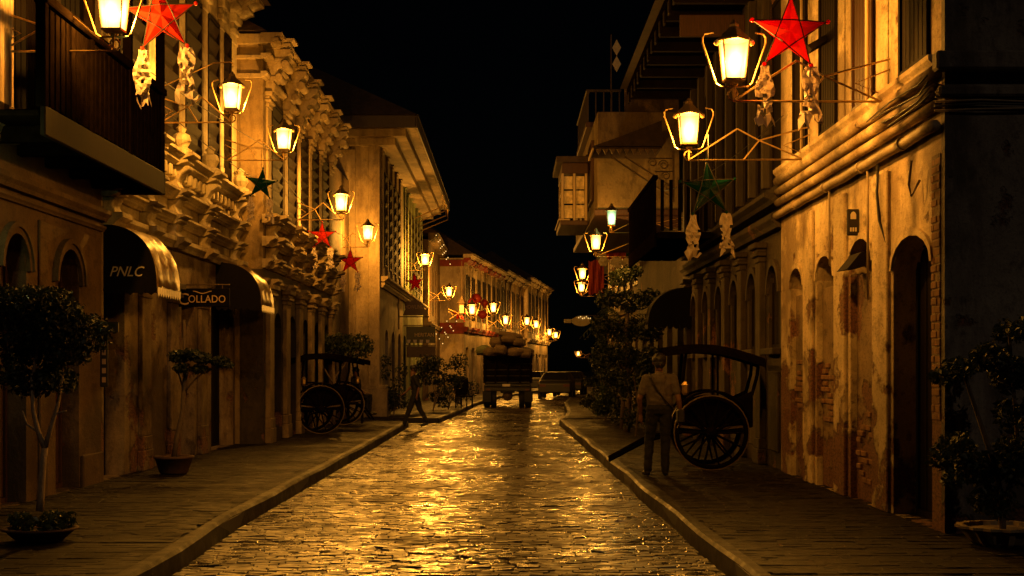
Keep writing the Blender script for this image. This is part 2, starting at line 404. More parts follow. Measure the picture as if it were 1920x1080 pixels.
def kerb(parent, k, y0, y1, side):
    y = y0
    while y < y1:
        l = min(RNG.uniform(.75, 1.05), y1 - y)
        if l < .1: break
        xa, xb = at(k, y), at(k, y+l-.002); j = [.02*math.sin(y*1.3+side), .02*math.sin((y+l)*1.3+side)]; t = HS + .004
        xi = side*K; e = side*.03
        v = [(xa+j[0], y, -.1), (xb+j[1], y+l-.002, -.1), (xb+xi, y+l-.002, -.1), (xa+xi, y, -.1),
             (xa+j[0]+e*.3, y, t-.03), (xb+j[1]+e*.3, y+l-.002, t-.03), (xb+xi, y+l-.002, t), (xa+xi, y, t), (xa+e*1.2+j[0], y, t), (xb+e*1.2+j[1], y+l-.002, t)]
        f = [(0,1,5,4), (4,5,9,8), (8,9,6,7), (2,3,7,6), (0,4,8,7,3), (1,2,6,9,5)]
        m = MB(); m.add(v, f); m.build('kerb_stone', M['kerb_concrete'], parent); y += l
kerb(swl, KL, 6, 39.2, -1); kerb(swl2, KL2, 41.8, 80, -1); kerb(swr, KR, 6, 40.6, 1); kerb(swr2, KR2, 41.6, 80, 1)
def kerb_end(parent, x0, x1, y, d):
    x = x0
    while x < x1 - .1:
        l = min(.9, x1-x); m = MB(); m.box(x, x+l-.002, min(y, y+d*K), max(y, y+d*K), -.1, HS+.003); bevel(m.build('kerb_stone', M['kerb_concrete'], parent), .02); x += l
kerb_end(swl, -5.6, -3.06, 39.2, .98); kerb_end(swl2, -4.4, -2.12, 41.8, -.98); kerb_end(swr, 1.69, 4.2, 40.6, .98); kerb_end(swr2, 1.64, 4.2, 41.6, -.98)

# ------------------------------------------------------------------ houses
class House:
    def __init__(self, name, label, X, Y, s, rz=0.0, cat='house'):
        self.root = empty(name, (X, Y, 0), rz); tag(self.root, label, cat); self.s = s; self.X = X; self.Y = Y
    def mb(self): return MB(self.s)
    def add(self, mb, name, mat, parent=None, bev=None, smooth=False):
        o = mb.build(name, M[mat], parent or self.root, smooth)
        if bev: bevel(o, bev)
        return o
    def box(self, name, mat, u0, u1, z0, z1, w0, w1, parent=None, bev=.012):
        return self.add(self.mb().box(w0, w1, u0, u1, z0, z1), name, mat, parent, bev)
    def wall(self, mat, u0, u1, z0, z1, ops=(), thick=.45, w=0.0, name='wall'):
        """front wall with openings (a, b, zb, zt, rise)"""
        m = self.mb(); w0, w1 = w-thick, w; x = u0
        for a, b, zb, zt, rise in sorted(ops):
            if a > x: m.box(w0, w1, x, a, z0, z1)
            if zb > z0: m.box(w0, w1, a, b, z0, zb)
            if rise: m.arch_fill(w0, w1, a, b, zt-rise, z1, rise)
            else: m.box(w0, w1, a, b, zt, z1)
            x = b
        if x < u1: m.box(w0, w1, x, u1, z0, z1)
        return self.add(m, name, mat)
    def shutter(self, u0, u1, z0, z1, w, mat='dark_wood', n=5, name='window', horizontal=False, frame=.06):
        m = self.mb(); m.box(w-.05, w-.02, u0, u1, z0, z1)
        for a, b in ((u0, u0+frame), (u1-frame, u1)): m.box(w-.02, w+.03, a, b, z0, z1)
        m.box(w-.02, w+.028, u0+frame, u1-frame, z0, z0+frame); m.box(w-.02, w+.028, u0+frame, u1-frame, z1-frame, z1)
        o = self.add(m, name, mat); a, b = u0+frame, u1-frame; s = self.s
        if horizontal:
            d = (z1-z0-2*frame)/n
            for i in range(n):
                p = piece('slat', (.02, b-a-.01, d*.72), M[mat], o, (s*(w-.004), (a+b)/2, z0+frame+d*(i+.5))); p.rotation_euler = (0, s*.35, 0)
        else:
            d = (b-a)/n
            for i in range(n): piece('board', (.024, d*.86, z1-z0-2*frame-.01), M[mat], o, (s*(w-.006), a+d*(i+.5), (z0+z1)/2))
        return o
    def pilaster(self, mat, u, wd, z0, z1, proj, base=.25, cap=.3, name='pilaster', w=0.0):
        m = self.mb(); h = wd/2
        m.box(w, w+proj, u-h, u+h, z0+base, z1-cap)
        if base: m.box(w, w+proj*1.35, u-h-.04, u+h+.04, z0, z0+base*.6); m.box(w, w+proj*1.2, u-h-.02, u+h+.02, z0+base*.6, z0+base)
        if cap:
            for i, (a, b, e) in enumerate(((0, .3, .02), (.3, .5, .07), (.5, .7, .04), (.7, 1, .1))):
                m.box(w, w+proj+e, u-h-e, u+h+e, z1-cap+cap*a, z1-cap+cap*b)
        return self.add(m, name, mat, bev=.012)
    def moulding(self, mat, u0, u1, bands, breaks=(), bw=.45, bp=.1, name='cornice', w=0.0):
        """bands (z0, z1, proj): cornice profiles that break forward over the pilasters"""
        m = self.mb()
        segs = []; x = u0
        for c in sorted(breaks):
            if c-bw/2 > x: segs.append((x, c-bw/2, 0))
            segs.append((max(u0, c-bw/2), min(u1, c+bw/2), bp)); x = c+bw/2
        if x < u1: segs.append((x, u1, 0))
        for a, b, e in segs:
            for z0, z1, pr in bands:
                h = z1-z0; p = pr+e
                m.prism([(w, z0), (w+p*.55, z0), (w+p*.7, z0+h*.3), (w+p*.95, z0+h*.55), (w+p, z0+h*.62), (w+p, z1), (w, z1)], 1, a, b)
        return self.add(m, name, mat)
    def body(self, mat, u0, u1, z0, z1, w0=-6.0, w1=-.46):
        return self.add(self.mb().box(w0, w1, u0+.01, u1-.01, z0, z1), 'rear_wall', mat)
    def roof(self, u0, u1, z, w0, w1, rise, over=.0, mat='roof_tile', hip=2.0):
        m = self.mb(); c = (w0+w1)/2
        v = [(w0,u0,z),(w1,u0,z),(w1,u1,z),(w0,u1,z),(c,u0+hip,z+rise),(c,u1-hip,z+rise)]
        m.add(v, [(0,1,2,3),(1,2,5,4),(0,4,5,3),(0,1,4),(2,3,5)]); return self.add(m, 'roof', mat)
    def bricks(self, u0, u1, z0, z1, w, parent=None, density=.85, mat='brick_red', parts_shape=None):
        z = z0; r = 0
        while z < z1:
            u = u0 - (.11 if r % 2 else 0)
            while u < u1:
                c = u+.1
                if u0 < c < u1 and random.random() < density and (parts_shape is None or parts_shape(c, z)):
                    p = piece('brick', (.06, .2, .058), M[mat], parent or self.root, (self.s*(w + random.uniform(-.008, .012)), c, z+.03), .008)
                    p.rotation_euler = (random.uniform(-.02, .02), 0, random.uniform(-.03, .03))
                u += .215
            z += .075; r += 1

# ---- A: ochre arcade with dark wooden balcony (left, Y 8 - 18.4)
A = House('arcade_house', 'ochre plastered house with arched doorways under a dark wooden balcony', -5.4, 8.0, 1)
arch = [(.9, 1.9, .15, 3.1, .45), (3.0, 3.9, .15, 3.1, .42), (4.9, 5.75, .15, 3.1, .42), (6.72, 7.5, .15, 3.12, .39), (8.5, 9.4, .15, 3.1, .42)]
A.wall('ochre_plaster', 0, 10.35, 0, 4.4, arch)
A.body('ochre_plaster', 0, 10.35, 0, 8.6)
for a, b, z0, z1, r in arch:
    m = A.mb(); m.arch_band(0.002, .05, a, b, z1-r, r, .13); m.arch_band(.05, .075, a-.07, b+.07, z1-r, r+.07, .06); A.add(m, 'arch_moulding', 'ochre_plaster')
    A.shutter(a, b, z0, z1-.02, -.24, 'brown_wood', 4, 'door')
for u in (2.45, 4.4, 6.2, 8.0): A.box('pilaster', 'ochre_plaster', u-.13, u+.13, .15, 3.35, 0, .035)
A.moulding('ochre_plaster', 0, 10.35, [(3.45, 3.52, .07), (3.58, 3.72, .14)])
A.box('plinth', 'ochre_plaster', 9.45, 10.3, .1, .55, 0.002, .05)
# upper storey behind the balcony
up = [(1.0, 2.4, 4.5, 7.6, 0), (3.4, 4.8, 4.5, 7.6, 0), (7.0, 8.2, 4.45, 7.6, 0), (8.7, 10.0, 4.45, 7.6, 0)]
A.wall('ochre_plaster', 0, 10.35, 4.4, 8.6, up)
for a, b, z0, z1, _ in up: A.shutter(a, b, z0, z1, -.1, 'dark_wood', 6)
m = A.mb()
for k in range(7): m.box(0, .16, 5.75+k*.135, 5.75+k*.135+.11, 4.35, 8.4)
A.add(m, 'fluted_pilaster', 'pale_wood', bev=.015)
A.moulding('ochre_plaster', 5.5, 6.9, [(4.05, 4.35, .26)], name='ledge')
# balcony
bal = A.box('balcony', 'black_wood', 5.75, 10.5, 4.16, 4.22, 0, .74)
A.box('fascia', 'dark_wood', 5.75, 10.5, 3.96, 4.26, .745, .80, bal)
A.box('fascia', 'dark_wood', 10.5, 10.55, 3.96, 4.26, 0, .80, bal)
for u in (6.3, 7.2, 8.1, 9.0, 9.9): A.box('joist', 'black_wood', u, u+.12, 3.98, 4.155, 0, .735, bal)
A.box('top_rail', 'black_wood', 5.75, 10.56, 5.28, 5.38, .68, .82, bal); A.box('top_rail', 'black_wood', 10.44, 10.56, 5.28, 5.38, 0, .67, bal)
for k in range(27):
    u = 5.85+k*.172; piece('baluster', (.06, .13, .98), M['black_wood'], bal, (.75, u, 4.77))
for k in range(4): piece('baluster', (.12, .06, .98), M['black_wood'], bal, (.1+k*.17, 10.5, 4.77))
for u in (5.8, 7.35, 8.9, 10.47): piece('post', (.1, .1, 3.3), M['black_wood'], bal, (.75, u, 5.9))
A.box('beam', 'black_wood', 5.75, 10.55, 7.5, 7.7, .66, .84, bal)
A.roof(-.2, 10.4, 8.6, -6.2, 1.1, 1.8)

# ---- B: entablature house (left, Y 18.35 - 27.3)
B = House('cornice_house', 'cream old house with heavy stepped stone cornice between its two storeys', -5.4, 18.36, 1)
L = 8.92
gops = [(.1, 1.1, .15, 2.75, 0), (4.47, 5.42, .15, 2.7, 0), (6.75, 8.75, .15, 2.85, 0)]
B.wall('shaded_damp_plaster', 0, L, 0, 3.8, gops); B.body('cream_plaster', 0, L, 0, 8.5)
for a, b, z0, z1, _ in gops: B.shutter(a, b, z0, z1, -.3, 'dark_wood', 5, 'door')
brk = [.25, 2.05, 3.75, 5.9, 8.6]
for u in (2.05, 3.75, 5.9): B.pilaster('shaded_damp_plaster', u, .5, .15, 3.0, .07, .5, .32)
B.wall('cream_plaster', 0, L, 3.8, 5.0, [], .45, 0, 'frieze')
B.moulding('cream_plaster', 0, L, [(3.55, 3.72, .16), (3.93, 4.0, .10), (4.0, 4.08, .17), (4.32, 4.38, .12), (4.38, 4.48, .22), (4.86, 4.94, .2), (4.94, 5.06, .3)], brk, .5, .12)
for i in range(26): piece('dentil', (.13, .17, .195), M['cream_plaster'], B.root, (.066, .185+i*.345, 4.757), .02)
for u in brk:
    for h, pl in ((.15, [(0, 4.49), (.2, 4.5), (.14, 4.6), (.2, 4.72), (.33, 4.8), (.33, 4.855), (0, 4.855)]), (.2, [(0, 4.085), (.17, 4.085), (.12, 4.2), (.2, 4.315), (0, 4.315)]), (.2, [(0, 3.725), (.17, 3.725), (.12, 3.82), (.17, 3.925), (0, 3.925)])):
        B.add(B.mb().prism(pl, 1, u-h, u+h), 'bracket', 'cream_plaster', bev=.012)
    m = B.mb(); m.lathe([(.17, 5.06), (.17, 5.12), (.1, 5.16), (.16, 5.27), (.13, 5.36), (.06, 5.4), (.09, 5.47), (.02, 5.53)], (.17, u, 0), 10)
    B.add(m, 'finial', 'cream_plaster', smooth=False)
uo = [(.75, 2.15, 5.15, 8.0, 0), (2.75, 4.15, 5.15, 8.0, 0), (4.65, 5.85, 5.15, 8.0, 0), (6.35, 7.32, 5.15, 8.0, 0), (7.72, 8.42, 5.15, 8.0, 0)]
B.wall('cream_plaster', 0, L, 5.0, 8.5, uo)
for a, b, z0, z1, _ in uo: B.shutter(a, b, z0, z1, .012, 'dark_wood', 9, 'window', True)
for u, wd in ((.4, .5), (2.45, .4), (4.4, .32), (6.1, .34), (7.52, .3), (8.68, .42)): B.pilaster('cream_plaster', u, wd, 5.06, 8.5, .045, .35, .55)
B.moulding('cream_plaster', 0, L+.1, [(8.5, 8.62, .25), (8.62, 8.8, .45)], [8.68], .6, .12)
B.roof(-.1, L+.1, 8.8, -6.3, .7, 2.0)

# ---- C: house with pilasters and scrolled capitals (left, Y 27.3 - 42)
C = House('pilaster_house', 'tall cream house with row of pilasters and scrolled capitals', -4.85, 27.3, 1)
LC = 10.6
co = [(.85, 2.2, 4.75, 7.1, 0), (2.9, 4.1, 4.75, 7.1, 0), (4.75, 5.95, 4.75, 7.1, 0), (6.6, 7.8, 4.75, 7.1, 0), (8.45, 9.75, 4.75, 7.1, 0)]
go = [(1.3, 2.2, .15, 2.8, .3), (3.2, 4.2, .15, 2.8, .3), (5.2, 6.2, .15, 2.8, .3), (7.2, 8.2, .15, 2.8, .3), (9.0, 9.9, .15, 2.8, .3)]
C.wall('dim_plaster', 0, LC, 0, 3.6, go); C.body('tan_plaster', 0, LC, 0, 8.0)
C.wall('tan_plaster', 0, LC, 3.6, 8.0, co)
for a, b, z0, z1, _ in co: C.shutter(a, b, z0, z1, .012, 'dark_wood', 9, 'window', True)
for a, b, z0, z1, _ in go: C.shutter(a, b, z0, z1-.02, -.25, 'dark_wood', 5, 'door')
pb = [.5, 2.57, 4.42, 6.27, 8.1, 10.1]
C.moulding('tan_trim', -.12, LC, [(3.3, 3.42, .12), (3.62, 3.7, .12), (3.7, 3.8, .2), (4.05, 4.12, .14), (4.12, 4.24, .26), (4.5, 4.56, .16), (4.56, 4.68, .3)], pb, .55, .14)
for u in pb:
    C.pilaster('tan_trim', u, .42, 4.68, 7.15, .05, .3, .3)
    C.pilaster('tan_plaster', u, .5, .15, 3.3, .1, .5, .3)
    m = C.mb()
    m.prism([(0, 7.16), (.16, 7.16), (.2, 7.3), (.16, 7.36), (.3, 7.5), (.24, 7.58), (.42, 7.72), (.36, 7.8), (.5, 7.92), (.5, 8.0), (0, 8.0)], 1, u-.22, u+.22)
    m.lathe([(.075, -.27), (.075, .27)], (.27, u, 7.44), 10, 1); m.lathe([(.09, -.29), (.09, .29)], (.4, u, 7.68), 10, 1)
    C.add(m, 'scroll_capital', 'tan_trim', bev=.012)
    for pl in ([(0, 4.25), (.22, 4.25), (.15, 4.36), (.26, 4.49), (0, 4.49)], [(0, 3.81), (.2, 3.81), (.14, 3.9), (.22, 4.04), (0, 4.04)]): C.add(C.mb().prism(pl, 1, u-.2, u+.2), 'bracket', 'tan_trim', bev=.012)
C.moulding('tan_trim', -.25, LC, [(7.35, 7.45, .12), (7.72, 7.8, .2), (8.0, 8.1, .34), (8.1, 8.2, .42)], pb, .5, .16)
m = C.mb()   # side of the upper wall that faces up the street: band of mouldings and a flat parapet
for z0, z1, e in ((7.35, 7.45, .06), (7.72, 7.8, .1), (8.0, 8.2, .16)): m.box(-2.5, 0, -e, .0, z0, z1)
C.add(m, 'side_cornice', 'tan_trim', bev=.01)
m = C.mb(); m.box(-6, -.1, LC, 15.6, 0, 7.4); C.add(m, 'rear_wall', 'brown_plaster')
C.roof(-.2, LC+4, 8.25, -7, .1, 2.4, hip=3)

# ---- D: white house with deep boxed eave (left, Y 43 - 64)
D = House('eave_house', 'pale two-storey corner house with wide boxed overhanging eave', -4.0, 43.0, 1)
LD = 21
do = [(1.3+i*1.75, 2.4+i*1.75, 4.9, 7.9, 0) for i in range(11)]
dg = [(1.6+i*2.6, 2.8+i*2.6, .15, 2.9, .35) for i in range(7)]
D.wall('white_plaster', 0, 9.0, 0, 4.3, dg[:3]); D.wall('green_plaster', 9.0, LD, 0, 4.3, dg[3:])
D.body('white_plaster', 0, LD, 0, 8.9, -7, -.46)
D.wall('white_plaster', 0, 9.0, 4.3, 8.9, do[:4]); D.wall('green_plaster', 9.0, LD, 4.3, 8.9, do[5:])
for a, b, z0, z1, _ in do[:4] + do[5:]: D.shutter(a, b, z0, z1, .012, 'dark_wood', 7, 'window', True)
for a, b, z0, z1, _ in dg: D.shutter(a, b, z0, z1-.02, -.25, 'dark_wood', 4, 'door')
for u in [.3+i*1.75 for i in range(5)]: D.pilaster('white_plaster', u+.25, .4, 4.5, 8.7, .05, .3, .35)
for u in [9.6+i*1.75 for i in range(6)]: D.pilaster('green_plaster', u+.1, .34, 4.5, 8.7, .05, .3, .35)
D.moulding('white_plaster', 0, LD, [(4.15, 4.3, .14), (4.34, 4.5, .24)])
# the gable side facing down the street
D.box('side_wall', 'white_plaster', -.12, .0, 0, 8.9, -3.0, .0)
D.box('side_pilaster', 'white_plaster', -.24, -.121, .15, 8.4, -1.5, -.75); D.box('side_pilaster', 'white_plaster', -.24, -.121, .15, 8.6, -.35, .0)
D.box('plinth', 'white_plaster', -.35, .7, .1, 1.0, -1.55, .25); D.box('plinth', 'white_plaster', -.3, .6, 1.0, 1.12, -1.5, .2)
D.box('belt', 'white_plaster', -.2, -.121, 4.3, 4.5, -3, -1.51); D.box('belt', 'white_plaster', -.2, -.121, 7.35, 7.5, -3, -1.51)
# eave, stepped box
D.box('eave', 'white_plaster', -1.1, LD, 8.95, 9.12, -1.6, 1.17); D.box('eave_step', 'white_plaster', -.75, LD, 8.72, 8.945, -1.6, .85); D.box('eave_step', 'white_plaster', -.4, LD, 8.5, 8.715, -1.6, .5)
D.box('fascia', 'grey_wood', -1.16, LD+.05, 8.9, 9.28, 1.175, 1.23); D.box('fascia', 'grey_wood', -1.17, -1.105, 8.9, 9.28, -1.6, 1.17)
D.roof(-1.2, LD+.1, 9.29, -7.5, 1.25, 2.6, hip=4)
for i in range(4):
    m = D.mb(); m.tube([(0, LD-6+i*1.7, 7.9), (1.2, LD-6+i*1.7, 8.4), (1.2, LD-6+i*1.7, 8.88)], .025, 5); D.add(m, 'eave_bracket', 'brass')
m = D.mb(); m.box(-7, -.2, -5.1, -1.2, 0, 7.6); m.v = [(min(v[0], -1.3), v[1], v[2]) for v in m.v]; D.add(m, 'annex_wall', 'brown_plaster')

# ---- narrow house beyond it and three houses along the bend
D2 = House('narrow_house', 'narrow dim house strung with rows of fairy bulbs', -3.75, 64.1, 1)
D2.wall('brown_plaster', 0, 10.6, 0, 7.6, [(1+i*2.4, 2.2+i*2.4, 4.2, 6.6, 0) for i in range(4)] + [])
D2.body('brown_plaster', 0, 10.6, 0, 7.6)
for i in range(4): D2.shutter(1+i*2.4, 2.2+i*2.4, 4.2, 6.6, -.12, 'dark_wood', 4)
D2.moulding('brown_plaster', 0, 10.6, [(3.6, 3.8, .15)], name='belt'); D2.moulding('brown_plaster', 0, 10.6, [(7.6, 7.9, .4)]); D2.roof(0, 10.6, 7.9, -6, .5, 1.8)
BEND = -math.atan(.123)
def far_house(name, label, X, Y, length, mat, trim, zc, n, roof=True):
    h = House(name, label, X, Y, 1, BEND); st = length/n
    uo = [(st*i+st*.28, st*i+st*.78, 4.3, zc-.9, 0) for i in range(n)]; gr = [(st*i+st*.25, st*i+st*.78, .15, 2.8, .3) for i in range(n)]
    h.wall(mat, 0, length, 0, 3.6, gr); h.wall(mat, 0, length, 3.6, zc, uo); h.body(mat, 0, length, 0, zc)
    for a, b, z0, z1, _ in uo: h.shutter(a, b, z0, z1, .012, 'dark_wood', 3)
    for a, b, z0, z1, _ in gr: h.shutter(a, b, z0, z1-.02, -.22, 'dark_wood', 3, 'door')
    for i in range(n+1): h.pilaster(mat, min(max(.2, st*i), length-.2), .34, 3.9, zc-.25, .045, .25, .3)
    h.moulding(trim, -.15, length, [(3.6, 3.88, .18)], [st*i for i in range(n+1)], .5, .08, 'belt'); h.moulding(trim, -.15, length, [(zc-.25, zc, .28)], [st*i for i in range(n+1)], .5, .08)
    h.moulding(mat, -.3, length, [(zc, zc+.2, .55)])
    h.box('side_wall', mat, -.14, -.002, 0, zc, -2.2, .0); h.box('side_trim', trim, -.2, -.141, zc-.45, zc-.1, -2.2, .02); h.box('side_trim', trim, -.2, -.141, 3.5, 4.1, -2.2, .02)
    h.roof(-.3, length, zc+.2, -6.5, .6, 2.2); return h
E1 = far_house('red_trim_house', 'pale house with red painted cornices along the bend', -2.45, 75, 15.2, 'pale_plaster', 'red_paint', 7.6, 7)
E2 = far_house('plain_far_house', 'brown far house with plain cornice next to the red trimmed house', -2.45+.122*15.4, 75+15.28, 13.5, 'brown_plaster', 'brown_plaster', 7.8, 5)
E3 = far_house('last_far_house', 'farthest cream house with overhanging roof at the end of the lit row', -2.45+.122*29.1+.25, 75+28.9, 16, 'pale_plaster', 'pale_plaster', 8.2, 6)

# ---- R: stained corner house (right, Y 12.7 - 20.15)
R = House('corner_house', 'weathered corner house with peeling yellow plaster and thick wall pipes', 3.95, 12.68, -1)
LR = 7.47
def ry(px): return 10270.0/(px-VX) - 12.68
nich = [(.27, 1.58, .15, 2.95, .3), (2.37, 3.37, .15, 3.1, .28), (4.17, 5.12, .15, 3.05, .28), (5.92, 6.77, .15, 3.02, .26)]
R.wall('stained_plaster', 0, LR, 0, 3.95, nich, .4); R.body('grey_plaster', 0, LR, 0, 8.4, -6, -.41)
R.shutter(*nich[0][:2], .15, 2.93, -.26, 'dark_wood', 5, 'door')
for a, b, z0, z1, r in nich[1:]:
    R.box('blocked_door', 'rubble', a+.004, b-.004, z0, z1-r-.1, -.36, -.07, bev=.01)
    R.box('lunette', 'dark_wood', a+.004, b-.004, z1-r-.1, z1+.05, -.38, -.3, bev=.0)
for a, b, z0, z1, r in nich:
    m = R.mb(); m.arch_band(.002, .03, a, b, z1-r, r, .07, 8); R.add(m, 'arch_moulding', 'stained_plaster')
for a, b in ((1.62, 2.33), (3.45, 4.1), (5.2, 5.85)): R.box('pier_face', 'stained_plaster', a+.06, b-.06, .15, 3.7, .0, .045)
R.wall('stained_plaster', 0, LR, 3.95, 4.4, [], .4, 0, 'belt_wall')
m = R.mb()
for z, r in ((4.05, .055), (4.2, .06), (4.36, .07)): m.tube([(.05, 0, z), (.05, LR, z)], r, 10)
R.add(m, 'roll_moulding', 'stained_plaster', smooth=True)
R.moulding('stained_plaster', 0, LR, [(4.4, 4.52, .12)])
uo = [(.32, 1.27, 4.55, 7.6, 0), (2.3, 3.2, 4.55, 7.6, 0), (4.0, 4.87, 4.55, 7.6, 0), (5.66, 6.5, 4.55, 7.6, 0)]
R.wall('stained_plaster', 0, LR, 4.4, 8.4, uo, .4)
for i, (a, b, z0, z1, _) in enumerate(uo): R.shutter(a, b, z0, z1, .012, 'brown_wood' if i == 1 else 'dark_wood', 6)
for a, b in ((1.37, 1.62), (1.75, 2.2), (3.3, 3.55), (3.62, 3.9), (5.0, 5.5), (6.65, 7.0)): R.box('pilaster', 'stained_plaster', a, b, 4.52, 8.4, 0, .015)
# two thin light conduits, pipe, cables
def rtube(name, mat, pts, r, n=8): return R.add(R.mb().tube(pts, r, n), name, mat, smooth=True)
rtube('pipe', 'conduit', [(.075, -.05, 3.86)] + [(.075, u, 3.86 + .008*math.sin(u*5)) for u in yrange(.3, LR, 14)], .055, 10)
for u in (1.0, 2.6, 4.3, 6.1): R.add(R.mb().lathe([(.068, -.04), (.068, .04)], (.075, u, 3.86), 10, 1), 'pipe_clamp', 'conduit')
rtube('drop_cable', 'cable', [(.06, 1.95, 3.8), (.08, 1.92, 3.5), (.06, 1.9, 3.2), (.03, 1.72, 2.95)], .017)
rtube('drop_cable', 'conduit', [(.06, 2.38, 3.8), (.06, 2.37, 3.3), (.06, 2.36, 2.4)], .014)
rtube('drop_cable', 'conduit', [(.06, 4.18, 3.8), (.06, 4.17, 3.3), (.06, 4.16, 2.9)], .014)
rtube('conduit', 'pale_wood', [(.1, 2.25, 4.5), (.1, 2.25, 8.4)], .022); rtube('conduit', 'pale_wood', [(.1, 5.6, 4.5), (.1, 5.6, 8.4)], .018)
for k in range(4):
    z = 4.12+k*.055; rtube('cable', 'cable', [(.13+.01*k, -.1, z+.02)] + [(.125+.012*math.sin(k*2+u*2), u, z-.03*math.sin(u*1.4+k)) for u in yrange(.3, 1.3+.3*k, 12)], .009, 5)
# wood props tilted out of the window boards
for u, z in ((3.0, 6.15), (4.6, 5.75)):
    m = R.mb(); m.tube([(.0, u, z), (.34, u-.5, z-.25)], .055, 4); R.add(m, 'shutter_prop', 'grey_wood')
# iron hook bracket near the door, house marker board
rtube('hook', 'iron', [(.02, .6, 3.45), (.1, .6, 3.3), (.14, .55, 3.4), (.13, .5, 3.62)], .014, 6)
# bricks laid bare
br = R.box('bare_patch', 'rubble', .01, .26, 1.2, 3.62, .001, .009, bev=0)
for rw in range(32):
    z = 1.2+rw*.076; sp_ = (.0, .165, .265) if rw % 2 else (.0, .09, .265)
    for a, b in zip(sp_, sp_[1:]):
        if random.random() < .93: piece('brick', (.05, round(b-a-.012, 3), .062), M['brick_red'], R.root, (-(random.uniform(-.016, -.004)), (a+b)/2, z), .006)
R.bricks(2.45, 3.3, .35, 1.15, -.075, None, .55, parts_shape=lambda u, z: (u-2.9)**2/.16+(z-.75)**2/.2 < 1)
R.bricks(4.25, 5.05, .9, 1.75, -.075, None, .7, parts_shape=lambda u, z: (u-4.65)**2/.16+(z-1.3)**2/.2 < 1)
R.bricks(5.98, 6.7, 1.1, 1.8, -.075, None, .6, parts_shape=lambda u, z: (u-6.35)**2/.12+(z-1.4)**2/.16 < 1)
# end wall facing the side street
m = R.mb(); m.box(-6, .0, -.1, -.002, 0, 8.4); R.add(m, 'end_wall', 'grey_plaster')
m = R.mb(); m.box(-6, .12, -.26, -.101, 4.33, 4.5); m.box(-6, .08, -.2, -.101, 4.1, 4.2); R.add(m, 'end_cornice', 'grey_plaster', bev=.02)
for k in range(5):
    z = 3.98+k*.04; rtube('cable', 'cable' if k % 2 else 'conduit', [(.1, -.12-.01*k, z)] + [(-x, -.15-.01*(k % 3), z+.02*math.sin(x*2+k)) for x in yrange(.3, 5.5, 10)], .011, 5)
R.roof(-.2, LR, 8.4, -6.2, .5, 2.0)

# ---- S: dim house with arched windows (right, Y 20.15 - 31)
S = House('arched_window_house', 'dim brown house with row of narrow arched windows behind the right-hand carriage', 4.0, 20.15, -1)
LS = 10.9
ar = [(.35+i*1.78, 1.2+i*1.78, 1.95, 3.2, .42) for i in range(6)]
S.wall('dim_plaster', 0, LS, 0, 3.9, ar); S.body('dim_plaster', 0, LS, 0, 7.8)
for a, b, z0, z1, r in ar:
    S.shutter(a, b, z0, z1-.02, -.07, 'dark_wood', 3); S.box('sill', 'dim_plaster', a-.08, b+.08, z0-.1, z0, .0, .13)
    m = S.mb(); m.arch_band(.002, .05, a, b, z1-r, r, .1); S.add(m, 'arch_moulding', 'dim_plaster')
    S.box('panel', 'dim_plaster', a+.02, b-.02, .4, 1.6, .0, .03)
for i in range(6): S.pilaster('dim_plaster', 1.65+i*1.78, .4, .15, 3.6, .1, .4, .3)
S.moulding('dim_plaster', 0, LS, [(3.7, 3.9, .2), (4.05, 4.2, .3)]); S.wall('dim_plaster', 0, LS, 3.9, 4.4, [], .45, 0, 'belt_wall')
so = [(.3+i*1.2, 1.05+i*1.2, 4.4, 7.2, 0) for i in range(9)]
S.wall('dim_plaster', 0, LS, 4.4, 7.8, so)
for a, b, z0, z1, _ in so: S.shutter(a, b, z0, z1, -.04, 'dark_wood', 4)
for i in range(9): S.box('mullion', 'grey_wood', 1.1+i*1.2, 1.24+i*1.2, 4.4, 7.6, .0, .12)
sb = S.box('balcony', 'black_wood', 5.2, 10.6, 4.02, 4.14, .31, 1.3); S.box('fascia', 'black_wood', 5.2, 10.6, 3.86, 4.16, 1.305, 1.36, sb)
S.box('top_rail', 'black_wood', 5.2, 10.6, 5.1, 5.18, 1.28, 1.38, sb)
for k in range(34): piece('baluster', (.045, .06, .93), M['black_wood'], sb, (-1.33, 5.28+k*.16, 4.63))
for k in range(6): piece('baluster', (.06, .045, .93), M['black_wood'], sb, (-(.4+k*.16), 5.24, 4.63))
S.box('eave', 'black_wood', -.2, LS+.2, 7.8, 7.95, -.5, 1.35)
for i in range(10): S.box('rafter', 'dark_wood', .2+i*1.15, .34+i*1.15, 7.62, 7.795, 0, 1.3)
for i in range(16): S.box('eave_drop', 'dark_wood', .1+i*.7, .32+i*.7, 7.55, 7.79, 1.31, 1.35)
S.roof(-.3, LS+.3, 7.96, -6.3, 1.5, 2.2)
S.box('signboard_blank', 'brown_wood', 2.2, 2.26, 7.0, 7.35, .2, 1.25)

# ---- T: house with jettied upper storey and glazed oriel (right, Y 31.2 - 44)
T = House('oriel_house', 'house with jettied upper storey, glazed bay and small iron canopy', 4.05, 31.2, -1)
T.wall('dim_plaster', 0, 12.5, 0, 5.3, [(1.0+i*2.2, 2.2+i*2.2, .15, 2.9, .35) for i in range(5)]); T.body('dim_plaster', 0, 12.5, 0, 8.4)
for i in range(5): T.shutter(1.0+i*2.2, 2.2+i*2.2, .15, 2.88, -.2, 'dark_wood', 4, 'door')
T.box('jetty', 'tan_plaster', 1.8, 12.5, 5.42, 7.75, .0, 1.95); T.box('jetty_sill', 'brown_wood', 1.72, 12.5, 5.28, 5.42, .0, 2.03)
for i in range(4):
    T.shutter(3.2+i*2.3, 4.7+i*2.3, 5.8, 7.3, 1.99, 'brown_wood', 6)
m = T.mb(); m.prism([(0, 5.0), (.1, 5.0), (1.7, 5.27), (0, 5.27)], 1, 1.9, 2.05); T.add(m, 'jetty_bracket', 'brown_wood')
